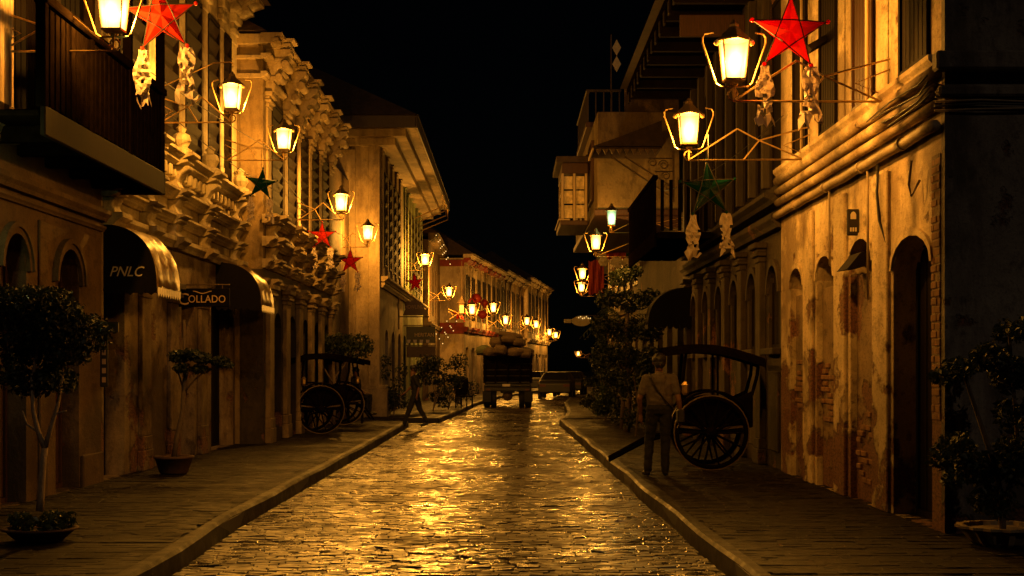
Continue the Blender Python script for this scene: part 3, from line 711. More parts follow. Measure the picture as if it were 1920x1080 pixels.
# oriel bay, glazed on the near side
ob = T.box('oriel', 'brown_wood', 4.2, 7.0, 5.3, 5.42, 2.04, 2.75); T.box('oriel_roof', 'roof_tile', 4.1, 7.1, 6.9, 7.05, 2.0, 2.85, ob); T.box('oriel_panel', 'brown_wood', 4.25, 6.95, 6.62, 6.895, 2.04, 2.7, ob)
for w in (2.06, 2.36, 2.66): piece('oriel_post', (.06, .06, 1.2), M['pale_wood'], ob, (-w-.03, 4.24, 6.02))
for j in range(3):
    for i in range(2): piece('pane', (.22, .012, .33), M['capiz'], ob, (-(2.24+.3*i), 4.27+.01*i, 5.65+.37*j)).rotation_euler = (random.uniform(-.06, .06), 0, random.uniform(-.12, .12))
for j in range(3):
    for i in range(6): piece('pane', (.012, .38, .33), M['capiz'], ob, (-2.69, 4.5+.43*i, 5.65+.37*j))
T.box('oriel_sill', 'pale_wood', 4.15, 6.9, 5.42, 5.46, 2.5, 2.8, ob)
# little lattice canopy on iron scroll brackets
cp = T.box('canopy', 'roof_tile', .2, 1.7, 6.62, 6.66, .6, 2.1)
m = T.mb(); m.hexa([(.6,.15,6.67),(2.15,.15,6.67),(2.15,1.75,6.67),(.6,1.75,6.67),(.6,.15,7.25),(1.5,.15,6.9),(1.5,1.75,6.9),(.6,1.75,7.25)]); T.add(m, 'canopy_roof', 'roof_tile', cp)
T.box('canopy_edge', 'pale_wood', .18, 1.7, 6.56, 6.64, 2.13, 2.18, cp)
for i in range(9):
    m = T.mb(); w = .68+i*.16; m.prism([(w, 6.615), (w+.14, 6.615), (w+.07, 6.48)], 1, .2, .23); T.add(m, 'lattice_point', 'iron', cp)
def scroll(c, r, turns=1.4, ax=1, n=20, sgn=1):
    return [(c[0]+sgn*r*(1-.65*i/n)*math.cos(2*math.pi*turns*i/n), c[1], c[2]+r*(1-.65*i/n)*math.sin(2*math.pi*turns*i/n)) for i in range(n+1)]
m = T.mb(); m.tube([(1.75, .22, 6.45), (.35, .22, 5.5)], .022, 5); m.tube([(1.45, .22, 6.45), (.35, .22, 5.75)], .018, 5); m.tube([(.33, .22, 5.4), (.33, .22, 6.6)], .025, 5)
for c, r in (((.55, .22, 6.25), .12), ((.5, .22, 6.0), .1), ((.45, .22, 5.75), .09), ((.8, .22, 6.3), .1)): m.tube(scroll(c, r), .014, 5)
m.tube([(.33, .22, 6.4), (.9, .22, 6.4)], .014, 5); m.tube([(.33, .22, 6.1), (.75, .22, 6.1)], .014, 5)
T.add(m, 'canopy_bracket', 'iron', cp)
# small roof terrace railing
tr = T.box('terrace', 'brown_wood', 4.0, 9.0, 7.76, 7.9, .0, 2.1)
for i in range(5): piece('baluster', (.035, .035, .78), M['grey_wood'], tr, (-(1.25+.2*i), 4.05, 8.28))
for i in range(18): piece('baluster', (.035, .035, .78), M['grey_wood'], tr, (-2.05, 4.3+.27*i, 8.28))
T.box('rail', 'grey_wood', 4.0, 4.08, 8.67, 8.73, 1.2, 2.1, tr); T.box('rail', 'grey_wood', 4.081, 9.0, 8.67, 8.73, 2.0, 2.1, tr)
T.roof(-.2, 12.6, 8.42, -6, .9, 2.2)
T.box('attic_wall', 'brown_plaster', 1.9, 1.96, 7.76, 8.4, .0, 1.3)
# ---- U, V: far right
U = House('shop_house', 'dark shop house hung with cloth and signs behind the palm', 4.25, 44.2, -1)
U.wall('brown_plaster', 0, 15.5, 0, 7.4, [(1+i*2.8, 2.6+i*2.8, .15, 2.8, 0) for i in range(5)]); U.body('brown_plaster', 0, 15.5, 0, 7.4)
for i in range(5): U.shutter(1+i*2.8, 2.6+i*2.8, .15, 2.8, -.2, 'dark_wood', 4, 'door'); U.shutter(1+i*2.8, 2.6+i*2.8, 4.4, 6.6, .05, 'brown_wood', 5)
U.moulding('brown_plaster', 0, 15.5, [(3.6, 3.8, .2)], name='belt'); U.moulding('brown_plaster', 0, 15.5, [(7.2, 7.4, .3)]); U.roof(0, 15.5, 7.4, -6, .8, 2.0)
for i in range(4):
    y = 60.2+i*16; x = 4.6 if i == 0 else 5.1 + .123*(y-75)+.6
    V = House('unlit_house', ['dark unlit house just past the shop house', 'dark unlit house second past the shop house', 'dark unlit house third past the shop house', 'dark unlit house closing the far end of the dark row'][i], x, y, -1, BEND if i else -.06)
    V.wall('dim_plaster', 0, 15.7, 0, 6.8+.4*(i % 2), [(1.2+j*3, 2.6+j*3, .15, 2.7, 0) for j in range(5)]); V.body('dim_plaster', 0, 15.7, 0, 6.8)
    for j in range(5): V.shutter(1.2+j*3, 2.6+j*3, .15, 2.7, -.2, 'dark_wood', 3, 'door'); V.shutter(1.2+j*3, 2.6+j*3, 3.9, 6.0, .05, 'brown_wood', 3)
    V.roof(0, 15.7, 6.8+.4*(i % 2), -6, .8, 2)

# ------------------------------------------------------------------ street lanterns
def lantern(label, X, Y, Z, wallX, power=1.0, k=1.0, green=False, hook=False, group=None, bracket=True):
    """iron lantern on a lattice bracket; the root sits where the bracket meets the wall"""
    r = empty('street_lantern', (wallX, Y, Z-.42*k)); tag(r, label, 'lantern', group); r.rotation_euler = (random.uniform(-.03, .03), 0, random.uniform(-.06, .06)); power *= random.uniform(.88, 1.12)
    s = 1 if X > wallX else -1; a = abs(X-wallX); gm = M['glass_green' if green else 'glass_amber']
    zc = .42*k; gw, gb, gh = .132*k, .094*k, .19*k
    def b(x, y, z): return (s*a + x, y, zc + z)
    if bracket:
        m = MB(s); rr = .013*k
        m.tube([(0, 0, 0), (a, 0, 0)], rr, 5)
        h = min(.42*k, a*.5)
        if a > .5:
            n1, n2, n3 = (a-.02, 0, .02), (a*.60, 0, h), (a*.42, 0, h*.62)
            m.tube([n1, n2], rr, 5); m.tube([n2, n3, (a*.05, 0, 0.0)], rr*.9, 5); m.tube([(a*.55, 0, 0), n3, (0, 0, h*1.05)], rr*.9, 5); m.tube([(0, 0, h*.1), (a*.22, 0, h*.45), (0, 0, h*.8)], rr*.8, 5)
        m.tube([(a + .075*k*math.sin(t)*(1-t/9), 0, .075*k - .075*k*math.cos(t)*(1-t/9)) for t in [i*.45 for i in range(15)]], rr*.9, 5)
        if hook:
            m.tube([(0, 0, .55*k), (a*.75, 0, .98*k), (a-.03, 0, 1.0*k), (a+.03, 0, .96*k), (a, 0, .90*k)], rr*.8, 5)
        m.build('bracket', M['brass'], r)
    hp = [(-.31, .27), (-.335, .235), (-.335, .18), (-.19, -.24), (-.14, -.272), (.14, -.272), (.19, -.24), (.335, .18), (.335, .235), (.31, .27), (.22, .285)]
    hp = [(-.22, .285)] + hp
    if not green:
        m = MB(); m.tube([b(x*k*.98, 0, z*k) for x, z in hp], .011*k, 6); m.build('hoop', M['brass'], r)
    m = MB(); c = b(0, 0, 0)
    m.lathe([(.17*k*1.1, .198*k), (.17*k*1.1, .215*k), (.09*k, .30*k), (.05*k, .345*k), (.05*k, .37*k), (.012*k, .42*k)], c, 4 if not green else 6)
    o = m.build('roof', M['iron'], r)
    bp = .104*k; m = MB(); m.box(c[0]-bp, c[0]+bp, -bp, bp, c[2]-gh-.026*k, c[2]-gh-.004)
    m.lathe([(.05*k, -.05*k-gh), (.02*k, -.09*k-gh), (.02*k, -.14*k-gh), (.012*k, -.42*k)], c, 6); m.build('base', M['brass'], r)
    for i in range(4):
        t = i*math.pi/2; ct, st = math.cos(t), math.sin(t)
        def q(x, y, z): return (c[0]+x*ct-y*st, x*st+y*ct, c[2]+z)
        m = MB(); ng = 6; gl = []; pv = []
        for iz in range(ng+1):
            for ix in range(ng+1):
                tz = iz/ng; hw = gb+(gw-gb)*tz; xx = hw*(2*ix/ng-1); zz = -gh+2*gh*tz; pv.append(q(xx, -hw, zz))
                gl.append(1/(1+(xx/(.075*k))**2+((zz+.03*k)/(.13*k))**2)**1.6)
        m.add(pv, [(iz*(ng+1)+ix, iz*(ng+1)+ix+1, (iz+1)*(ng+1)+ix+1, (iz+1)*(ng+1)+ix) for iz in range(ng) for ix in range(ng)])
        po = m.build('pane', gm, r, recalc=False); ga = po.data.attributes.new('glow', 'FLOAT', 'POINT'); ga.data.foreach_set('value', gl)
        m = MB(); m.tube([q(-gb-.004, -gb-.004, -gh-.01), q(-gw-.004, -gw-.004, gh+.012)], .009*k, 4); m.build('corner_bar', M['iron'], r)
        if not green and i % 2 == 0 and k > .9:
            m = MB(); m.lathe([(.005, -.02), (.03, -.015), (.03, .015), (.005, .02)], q(gw+.05, 0, gh-.01), 8, 1); m.tube([q(gw, 0, gh-.01), q(gw+.03, 0, gh-.01)], .008, 4); m.build('boss', M['brass'], r)
    ld = bpy.data.lights.new('bulb', 'POINT'); ld.energy = LAMP_W*power; ld.color = (.78, .95, .36) if green else AMBER; ld.shadow_soft_size = .07*k
    lo = bpy.data.objects.new('bulb', ld); lo.location = (c[0], c[1], c[2]-.035*k); link(lo, r)
    return r
LP = [  # label, px, py, Y, wall X, power, size, green, hook
 ('amber lantern on a brass lattice bracket beside the dark wooden balcony', 215, 22, 14.6, -5.42, 1, 1.0, 0, 0),
 ('amber lantern with upper hook arm on the heavy-corniced house', 435, 182, 21.2, -5.4, 1, .93, 0, 1),
 ('amber lantern before the near pilasters of the scroll-capital house', 533, 262, 26.2, -5.4, 1, .93, 0, 0),
 ('amber lantern past the last scroll capital, near a red star', 640, 380, 31.5, -4.85, 1.3, .93, 0, 0),
 ('amber lantern in front of the side wall of the boxed-eave house', 690, 437, 41.2, -5.3, 1.5, 1.0, 0, 0),
 ('amber lantern midway along the boxed-eave house', 797, 487, 53.7, -4.0, 2.7, 1.0, 0, 0),
 ('amber lantern past the boxed-eave house, near the fairy bulbs', 842, 547, 64.5, -3.75, 2.7, 1.0, 0, 0)]
for lb, px, py, Y, wx, pw, kk, gr, hk in LP: lantern(lb, XY(px, Y), Y, ZY(py, Y), wx, pw, kk, bool(gr), bool(hk))
for i, (px, py) in enumerate([(885, 580), (925, 577), (948, 600), (988, 602), (1005, 608), (1030, 623), (1042, 628)]):
    Y = 10.48/(.123-(px-VX)/F); X = XY(px, Y)
    lantern(['first','second','third','fourth','fifth','sixth','last'][i] + ' small amber lantern along the bend, counted from the red pillar onward', X, Y, ZY(py, Y), X-1.2, 1.4, 1.2, group='lanterns along the bend')
lantern('amber lantern on the peeling corner house beside the big red star', XY(1375, 14.4), 14.4, ZY(115, 14.4), 3.95, 1, 1.0)
lantern('amber lantern above the teal star by the arched windows', XY(1293, 18.2), 18.2, ZY(240, 18.2), 3.95, .9, .98)
lantern('greenish white lantern hanging under the jettied bay', XY(1147, 31.4), 31.4, ZY(408, 31.4), 4.0, .03, .8, True)
lantern('amber lantern next to the red hanging cloth past the jettied bay', XY(1117, 31.7), 31.7, ZY(455, 31.7), 4.0, .5, .78)
lantern('upper amber lantern of the close pair before the shop house', XY(1092, 55), 55, ZY(513, 55), 4.25, .75, 1.0)
lantern('lower amber lantern of the close pair before the shop house', XY(1090, 62), 62, ZY(538, 62), 4.6, .75, 1.0)
lantern('lone small lantern at the dark far end of the street', XY(1084, 138), 138, ZY(663, 138), XY(1084, 138)+1.2, .9, 1.0)
lantern('greenish lantern hung under the ochre arcade ledge', XY(-27, 13.2), 13.2, ZY(280, 13.2), -5.35, .05, .75, True)

# ------------------------------------------------------------------ star lanterns with paper tails
t_ = lambda v: v**3
def star(label, px, py, Y, size, mat, tails=True, rot=0.0, yaw=0.0, group=None):
    c = P(px, py, Y); r = empty('star_lantern', c, yaw); tag(r, label, 'star lantern', group)
    R_, ri, d = size/2, size/2*.40, size*.13
    pts = []
    for i in range(10):
        a = math.pi/2 + rot + i*math.pi/5; q = R_ if i % 2 == 0 else ri; pts.append((q*math.cos(a), q*math.sin(a)))
    m = MB(); v = [(x, 0, z) for x, z in pts] + [(0, -d, 0), (0, d, 0)]; f = []
    for i in range(10): f += [(i, (i+1) % 10, 10), ((i+1) % 10, i, 11)]
    m.add(v, f); st = m.build('star', M[mat], r)
    m = MB()
    for i in range(5):
        a, b = pts[2*i], pts[(2*i+4) % 10]; m.tube([(a[0], 0, a[1]), ((a[0]+b[0])/2, -d*.72, (a[1]+b[1])/2), (b[0], 0, b[1])], size*.008, 4)
    fr = m.build('ribs', M['cable'], st)
    for i in range(5):
        a = pts[2*i]; MB().lathe([(.001, -.02), (size*.03, -.01), (size*.03, .01), (.001, .02)], (a[0]*1.02, 0, a[1]*1.02), 8, 1).build('tip_pompom', M[mat], r)
    if tails:
        for i in (2, 3):
            a = pts[2*i]; w = size*.135; h = size*.72; rows = 14; cols = 5; v = []; f = []
            for j in range(rows+1):
                t = j/rows; ww = w*(.6+.35*t+.22*math.sin(t*9+i*2))
                for k in range(cols+1):
                    u = k/cols*2-1; zz = -h*t - (h*random.uniform(-.10, .16) if j >= rows-1 else 0)
                    v.append((a[0]+ww*u + random.uniform(-.02, .02)*w*4*t, random.uniform(-.09, .09)*w*5*(.3+t), a[1]-.02+zz))
            for j in range(rows):
                for k in range(cols):
                    if (j > 3 and random.random() < .1+.25*t_(j/rows)): continue
                    q = j*(cols+1)+k; f.append((q, q+1, q+cols+2, q+cols+1))
            m = MB(); m.add(v, f); o = m.build('tail', M['tail_paper'], r, recalc=False)
            sm = o.modifiers.new('thick', 'SOLIDIFY'); sm.thickness = .003
    m = MB(); m.tube([(0, 0, R_), (0, 0, R_+.35)], .004, 4); m.build('hanging_wire', M['cable'], r)
    return r
star('large red star lantern with pale tails in front of the dark balcony', 302, 32, 15.2, .80, 'star_red', True, .12, .25)
star('large red star lantern beside the corner house lantern', 1480, 62, 14.05, .78, 'star_red', True, -.05, -.1)
star('teal star lantern with pale tails before the dim arched-window house', 1328, 355, 18.4, .76, 'star_green', True, .06, .1)
star('dark green star lantern between the heavy-corniced and pilastered houses', 490, 345, 25.6, .58, 'star_green', True, -.1, .2)
star('small red star lantern right beside the scroll capitals', 604, 442, 33.0, .66, 'star_red', True, 0, .1)
star('small red star lantern hanging before the boxed-eave side wall', 657, 490, 38.5, .70, 'star_red', True, 0, -.1)
star('small red star lantern over the green-walled stretch of the boxed-eave house', 778, 530, 49.5, .68, 'star_red', False, .1, .5)
star('dim red star lantern low on the red trimmed house wall', 862, 590, 70, .8, 'star_red', False, 0, .2)

# ------------------------------------------------------------------ awnings and signs
def awning(label, X, Y0, Y1, proj, z0, z1, canvas='canvas_gold', end='canvas_dark', text=None):
    r = empty('awning', (X, Y0, 0)); tag(r, label, 'awning'); n = 12; L_ = Y1-Y0
    arc = [(proj*math.sin(math.pi/2*i/n)**.9, z0+(z1-z0)*math.cos(math.pi/2*i/n)**.8) for i in range(n+1)]
    v = []; f = []; mcols = 10
    for j in range(mcols+1):
        for i, (w, z) in enumerate(arc):
            wob = 0 if j in (0, mcols) else .02*math.sin(j*2.1+i*.4) + RNG.normal(0, .004); v.append((w+wob, L_*j/mcols, z+wob))
    for j in range(mcols):
        for i in range(n): q = j*(n+1)+i; f.append((q, q+1, q+n+2, q+n+1))
    m = MB(); m.add(v, f); o = m.build('canopy', M[canvas], r, smooth=True); sm = o.modifiers.new('thick', 'SOLIDIFY'); sm.thickness = .008
    for y in (-.006, L_+.006):
        m = MB(); m.prism([(0, z0)] + arc[::-1] if False else [(0, z0)] + arc, 1, y-.004, y+.004); m.build('end_panel', M[end], r)
    nv = int(L_/.12)
    for i in range(nv):
        d = L_/nv; m = MB(); m.prism([(d*i, z0+.01), (d*(i+1)-.004, z0+.01), (d*(i+1)-.004, z0-.07), (d*(i+.5), z0-.12), (d*i, z0-.07)], 0, proj+.004, proj+.012); m.build('valance_flap', M[canvas], r)
    ne = int(proj/.12)
    for i in range(ne):
        d = proj/ne; m = MB(); m.prism([(d*i, z0+.0), (d*(i+1)-.004, z0), (d*(i+1)-.004, z0-.05), (d*(i+.5), z0-.1), (d*i, z0-.05)], 1, -.012, -.004); m.build('valance_flap', M[end], r)
    m = MB()
    m.tube([(0, .02, z0+.02), (proj-.01, .02, z0+.02), (proj-.01, L_-.02, z0+.02), (0, L_-.02, z0+.02)], .012, 5); m.build('frame', M['iron'], r)
    return r
aw1 = awning('quarter-round awning with PNLC lettered on its dark end', -5.4, 18.45, 19.75, .71, 2.72, 3.56)
text_part('lettering', 'PNLC', .19, M['letter_pale'], aw1, (.09, -.018, 2.87), (math.pi/2, 0, 0), .35, .003, .46)
aw2 = awning('dark quarter-round awning behind the Collado sign', -5.4, 25.5, 26.85, .84, 2.8, 3.6)
aw3 = awning('black quarter-round awning between the arched windows and the leafy tree', 4.0, 30.4, 31.1, .95, 2.6, 3.42, 'canvas_dark'); aw3.scale = (-1, 1, 1)
sg = empty('signboard', (-5.4, 22.45, 2.64)); tag(sg, 'dark projecting signboard lettered Collado', 'sign')
bevel(MB().box(0, .87, 0, .04, 0, .30).build('board', M['canvas_dark'], sg), .01)
MB().tube([(-.02, .02, .36), (.87, .02, .36)], .012, 5).build('arm', M['iron'], sg)
MB().tube([(.15, .02, .3), (.15, .02, .36)], .008, 4).build('hanger', M['iron'], sg); MB().tube([(.75, .02, .3), (.75, .02, .36)], .008, 4).build('hanger', M['iron'], sg)
text_part('initial', 'C', .27, M['letter_gold'], sg, (.03, -.004, .035), (math.pi/2, 0, 0), 0, .003)
text_part('lettering', 'OLLADO', .17, M['letter_gold'], sg, (.205, -.004, .07), (math.pi/2, 0, 0), 0, .003, .60)
MB().tube([(.28+.3*i/10, -.004, .235+.018*math.sin(i*.63+1.5)) for i in range(11)], .007, 4).build('swash', M['letter_gold'], sg)
vs_ = empty('vertical_sign', (-5.4, 18.3, 1.4)); tag(vs_, 'narrow vertical dark sign under a small board on the arcade house edge', 'sign')
bevel(MB().box(.0, .1, 0, .03, .0, .66).build('board', M['sign_black'], vs_), .006); bevel(MB().box(.0, .24, 0, .03, .72, .86).build('top_board', M['sign_black'], vs_), .006)
for i in range(5): MB().box(.025, .075, -.006, -.001, .06+i*.12, .13+i*.12).build('faded_mark', M['letter_faded'], vs_)
# hanging shop signs on the boxed-eave house
s1 = empty('hanging_sign', (-4.0, 50.0, 3.55)); tag(s1, 'carved brown shop sign hung from an iron arm on the boxed-eave house', 'sign')
bevel(MB().prism([(.15, 0), (1.02, 0), (1.08, .22), (.95, .2), (.85, .46), (.62, .58), (.45, .52), (.2, .5), (.26, .22)], 1, 0, .06).build('board', M['sign_brown'], s1), .012)
MB().tube([(0, .03, -.05), (1.1, .03, -.05)], .02, 5).build('arm', M['iron'], s1); MB().tube([(0.02, .03, -.5), (0.02, .03, .75)], .022, 5).build('post', M['iron'], s1)
text_part('lettering', 'HOWLING', .2, M['letter_faded'], s1, (.24, -.004, .24), (math.pi/2, 0, 0), 0, .004, .66)
s2 = empty('shop_sign', (-4.0, 52.5, 2.6)); tag(s2, 'black shop board with yellow letters and four white cups', 'sign')
bevel(MB().box(.1, 1.2, 0, .06, 0, .62).build('board', M['sign_black'], s2), .015); MB().tube([(-.02, .03, .66), (1.2, .03, .66)], .02, 5).build('arm', M['iron'], s2)
text_part('lettering', 'HERITAN', .2, M['letter_gold'], s2, (.42, -.004, .24), (math.pi/2, 0, 0), 0, .004, .72)
for i in range(4): MB().prism([(.12+i*.24, .12), (.26+i*.24, .12), (.24+i*.24, -.0), (.14+i*.24, -.0)], 1, -.012, -.002).build('painted_cup', M['letter_pale'], s2)
s3 = empty('board_sign', (-4.0, 47.6, 2.05)); tag(s3, 'plain dark brown board fixed below the yellow lettered sign', 'sign')
bevel(MB().box(.1, 1.2, 5.0, 5.05, 0, .42).build('board', M['sign_brown'], s3), .012); MB().tube([(-.02, 5.02, .45), (1.2, 5.02, .45)], .02, 5).build('arm', M['iron'], s3)
# house marker on the corner house, little street lantern unlit, lit sign and cloths on the right
hm = empty('wall_marker', (3.95, 15.6, 3.14)); tag(hm, 'small dark projecting wall marker with pale figures above the blocked doors', 'sign')
bevel(MB().box(-.15, -.01, 0, .03, 0, .30).build('board', M['sign_black'], hm), .012)
MB().prism([(-.112, .185), (-.05, .185), (-.05, .235), (-.063, .262), (-.081, .27), (-.099, .262), (-.112, .235)], 1, -.008, -.001).build('pale_arch', M['letter_pale'], hm)
for i in range(3): MB().box(-.118+i*.028, -.1+i*.028, -.008, -.001, .045, .09).build('numeral', M['letter_pale'], hm)
hd = empty('small_hood', (3.95, 15.4, 2.78)); tag(hd, 'small tilted dark hood under the wall marker', 'hood')
MB(-1).hexa([(0,0,0),(.2,0,-.03),(.2,.5,-.03),(0,.5,0),(0,0,.16),(.04,0,.16),(.04,.5,.16),(0,.5,.16)]).build('hood', M['dark_wood'], hd)
hl = empty('unlit_lantern', P(866, 592, 66)); tag(hl, 'unlit black lantern hanging by the red pillar', 'lantern')
MB().lathe([(.12, 0), (.2, .55), (.28, .58), (.1, .8), (.03, .95)], (0, 0, 0), 6).build('body', M['iron'], hl); MB().tube([(0, 0, .95), (0, 0, 2.6)], .015, 4).build('rod', M['iron'], hl); 
MB().box(-.1, .1, -.19, -.18, .12, .48).build('pane', M['plate'], hl)
for i, (px, py, Y, q) in enumerate([(893, 560, 73, .3), (905, 590, 74, .26), (884, 566, 72, .2), (908, 568, 74.5, .22)]):
    r = empty('paper_lantern', P(px, py, Y)); tag(r, ['largest round red paper lantern of the cluster by the red trimmed house', 'lowest round red paper lantern of the cluster by the red trimmed house', 'smallest round red paper lantern nearest the red pillar', 'red paper lantern between the largest and lowest of the cluster'][i], 'paper lantern', 'red paper lanterns')
    MB().lathe([(.05, -q*.9), (q*.6, -q*.7), (q, -q*.1), (q, q*.15), (q*.6, q*.7), (.05, q*.9)], (0, 0, 0), 12).build('globe', M['lantern_red'], r, True)
    MB().tube([(0, 0, q*.9), (0, 0, q*.9+.5)], .012, 4).build('cord', M['cable'], r); MB().lathe([(.02, -q*1.5), (.05, -q*1.4), (.03, -q*.9)], (0, 0, 0), 6).build('tassel', M['lantern_red'], r)
def fairy(label, pts_rows, r=.024):
    root = empty('fairy_lights', pts_rows[0][0]); tag(root, label, 'string lights'); o0 = Vector(pts_rows[0][0])
    MB_ = MB().lathe([(.004, -r), (r*.7, -r*.7), (r, 0), (r*.7, r*.7), (.004, r)], (0, 0, 0), 8).mesh('bulb', True); MB_.materials.append(M['bulb_tiny'])
    for row in pts_rows:
        q = [Vector(p)-o0 for p in row]; MB().tube(q, .01, 4).build('wire', M['cable'], root)
        for p in q:
            o = bpy.data.objects.new('bulb', MB_); o.location = p - Vector((0, 0, r*1.2)); link(o, root)
fairy('rows of fairy bulbs sloping under the narrow house eave', [[P(818+7*k+4*j, 440+9*k+12*j, 63.6) for j in range(4)] for k in range(3)])
fairy('fairy bulbs draped low on the narrow house front', [[P(818+10*k+6*j, 625-12*k+9*(j % 3), 63.0) for j in range(4)] for k in range(3)])
ls_ = empty('oval_sign', P(1090, 602, 50)); tag(ls_, 'small oval shop sign with fairy bulbs on the right past the palm', 'sign')
o = MB().lathe([(.02, -.05), (.3, -.04), (.3, .04), (.02, .05)], (0, 0, 0), 20, 1).build('disc', M['plate'], ls_); o.scale = (1.15, 1, .62); MB().tube([(0, 0, .2), (2.2, 0, .2)], .02, 4).build('arm', M['iron'], ls_)
bevel(MB().box(-.62, -.36, -.03, .03, -.07, .07).build('side_plate', M['plate'], ls_), .01)
for i in range(7): o = MB().lathe([(.003, -.02), (.02, 0), (.003, .02)], (-.1+.07*i, -.06, .12+.04*math.sin(i*2)), 6).build('bulb', M['bulb_tiny'], ls_)
for i, (px, py, w, h, mt, lb) in enumerate([(1155, 468, .62, .55, 'cloth_red', 'red cloth hung from the shop house front'), (1185, 470, .5, .5, 'cloth_teal', 'teal cloth hung next to the red cloth'), (1118, 520, .5, 1.1, 'cloth_red', 'long red banner hung near the lantern pair')]):
    c = P(px, py, 43.6 + i); v = []; f = []; nx = 8; nz = 6
    for j in range(nz+1):
        for k in range(nx+1): v.append((w*(k/nx-.5), .05*math.sin(k*1.9+j*.5), h*(.5-j/nz) - .04*math.sin(k*1.3)))
    for j in range(nz):
        for k in range(nx): q = j*(nx+1)+k; f.append((q, q+1, q+nx+2, q+nx+1))
    o = MB().add(v, f).build('hanging_cloth', M[mt], None, recalc=False, loc=c); tag(o, lb, 'cloth'); o.modifiers.new('t', 'SOLIDIFY').thickness = .006
for i, (px, py, q) in enumerate([(1157, 492, .2), (1178, 494, .2), (1132, 490, .16), (1198, 500, .15)]):
    m = MB()
    for a in range(6): t = a*math.pi/3; m.lathe([(.01, -.03), (q*.45, -.02), (q*.5, .02), (.01, .03)], (q*.55*math.cos(t), .01*a, q*.55*math.sin(t)), 8, 1)
    m.lathe([(.01, -.05), (q*.4, -.04), (.01, .0)], (0, -.02, 0), 8, 1)
    o = m.build('rosette', M['flower_white'], None, loc=P(px, py, 43.2)); tag(o, 'pale paper rosette strung beneath the hung cloths', 'rosette', 'paper rosettes')
fp = empty('diamond_pole', P(1146, 250, 38)); tag(fp, 'thin pole with two pale diamond plates above the roof terrace', 'pole')
MB().tube([(0, 0, -1.2), (0, 0, 2.7)], .02, 5).build('pole', M['iron'], fp)
for z in (2.35, 1.9): MB().prism([(.15, z-.22), (.27, z), (.15, z+.22), (.03, z)], 1, -.01, .01).build('diamond', M['plate'], fp)

# overhead service wires, one thing each
def wire(label, pts, r=.008):
    o = MB().tube(pts, r, 4).build('overhead_wire', M['cable'], None); tag(o, label, 'wire')
def sag(a, b, d, n=12): return [tuple(Vector(a).lerp(Vector(b), i/n) - Vector((0, 0, d*4*(i/n)*(1-i/n)))) for i in range(n+1)]
wire('thin wire along the heavy-corniced upper windows', sag((-5.2, 18.6, 5.9), (-4.7, 28, 6.0), .06))
wire('thin lower wire sagging before the heavy cornice', sag((-5.15, 18.6, 5.6), (-4.65, 28, 5.2), .15))
wire('wire slung along the scroll-capital house', sag((-4.6, 27.5, 5.6), (-4.6, 38, 5.3), .2))
wire('wire from the corner house to the arched-window house', sag((3.85, 19.5, 5.2), (3.4, 31, 5.6), .2))

# ------------------------------------------------------------------ foliage
def leaves(mb, blobs, n, size, flat=.0):
    tot = sum(b[3]*b[4]*b[5] for b in blobs); sv = []; sf = []
    for x, y, z, rx, ry, rz in blobs:
        k = int(n*rx*ry*rz/tot)+4
        d = RNG.normal(0, 1, (k, 3)); d /= np.linalg.norm(d, axis=1)[:, None]; rr = RNG.uniform(.25, 1, k)**.45 * RNG.uniform(.85, 1.12, k)
        for i in range(k):
            p = Vector((x+d[i][0]*rr[i]*rx, y+d[i][1]*rr[i]*ry, z+d[i][2]*rr[i]*rz)); l = size*RNG.uniform(.4, 1.6)
            a = Vector(RNG.normal(0, 1, 3)).normalized(); b = a.cross(Vector(RNG.normal(0, 1, 3))).normalized()
            q = [p-a*l*.5, p+b*l*.26, p+a*l*.5 - Vector((0, 0, l*.15)), p-b*l*.26]; c = len(sv); sv += [tuple(t) for t in q]; sf.append((c, c+1, c+2, c+3))
    mb.add(sv, sf); return mb
def clump(c, r, n, sq=(1, 1, 1), spread=.6):
    return [(c[0]+random.uniform(-1, 1)*r[0]*spread, c[1]+random.uniform(-1, 1)*r[1]*spread, c[2]+random.uniform(-1, 1)*r[2]*spread,
             r[0]*random.uniform(.3, .55), r[1]*random.uniform(.3, .55), r[2]*random.uniform(.3, .55)) for _ in range(n)]
def pot(root, r0, r1, h, mat, ribs=0):
    m = MB(); m.lathe([(r0*.85, 0), (r0, .03), (r1*.97, h*.85), (r1*1.05, h*.87), (r1*1.05, h), (r1*.9, h), (r1*.86, h*.8)], (0, 0, 0), 20 if not ribs else 32)
    if ribs:
        for i, p in enumerate(m.v):
            k = 1.05 if (i % 32) % 2 else .96; m.v[i] = (p[0]*k, p[1]*k, p[2])
    m.build('pot', M[mat], root, smooth=not ribs)
# big two-tier topiary at the left
t1 = empty('potted_tree', P(75, 0, 12.0).to_tuple()[:2] + (HS,)); tag(t1, 'forked pale-stemmed tree with two-tier crown in a wide low planter', 'potted tree')
def px2(px, py, Y, root): v = P(px, py, Y); return (v.x-root.location.x, v.y-root.location.y, v.z-root.location.z)
pot(t1, .22, .31, .12, 'pot_clay')
q = lambda px, py, dy=0: px2(px, py, 12.0+dy, t1)
MB().tube([q(75, 958), q(77, 920), q(80, 870), q(84, 840)], .036, 8, .03).tube([q(84, 840), q(72, 810), q(62, 770), q(60, 700)], .026, 7, .015).tube([q(84, 842), q(96, 800), q(108, 760), q(118, 700, .1), q(110, 650, .1)], .024, 7, .012).tube([q(72, 810), q(50, 795), q(42, 770)], .013, 6, .006).tube([q(108, 775), q(125, 770)], .011, 6, .006).tube([q(60, 720), q(72, 640), q(95, 600)], .016, 6, .008).build('trunk', M['bark_pale'], t1, smooth=True)
bl = []
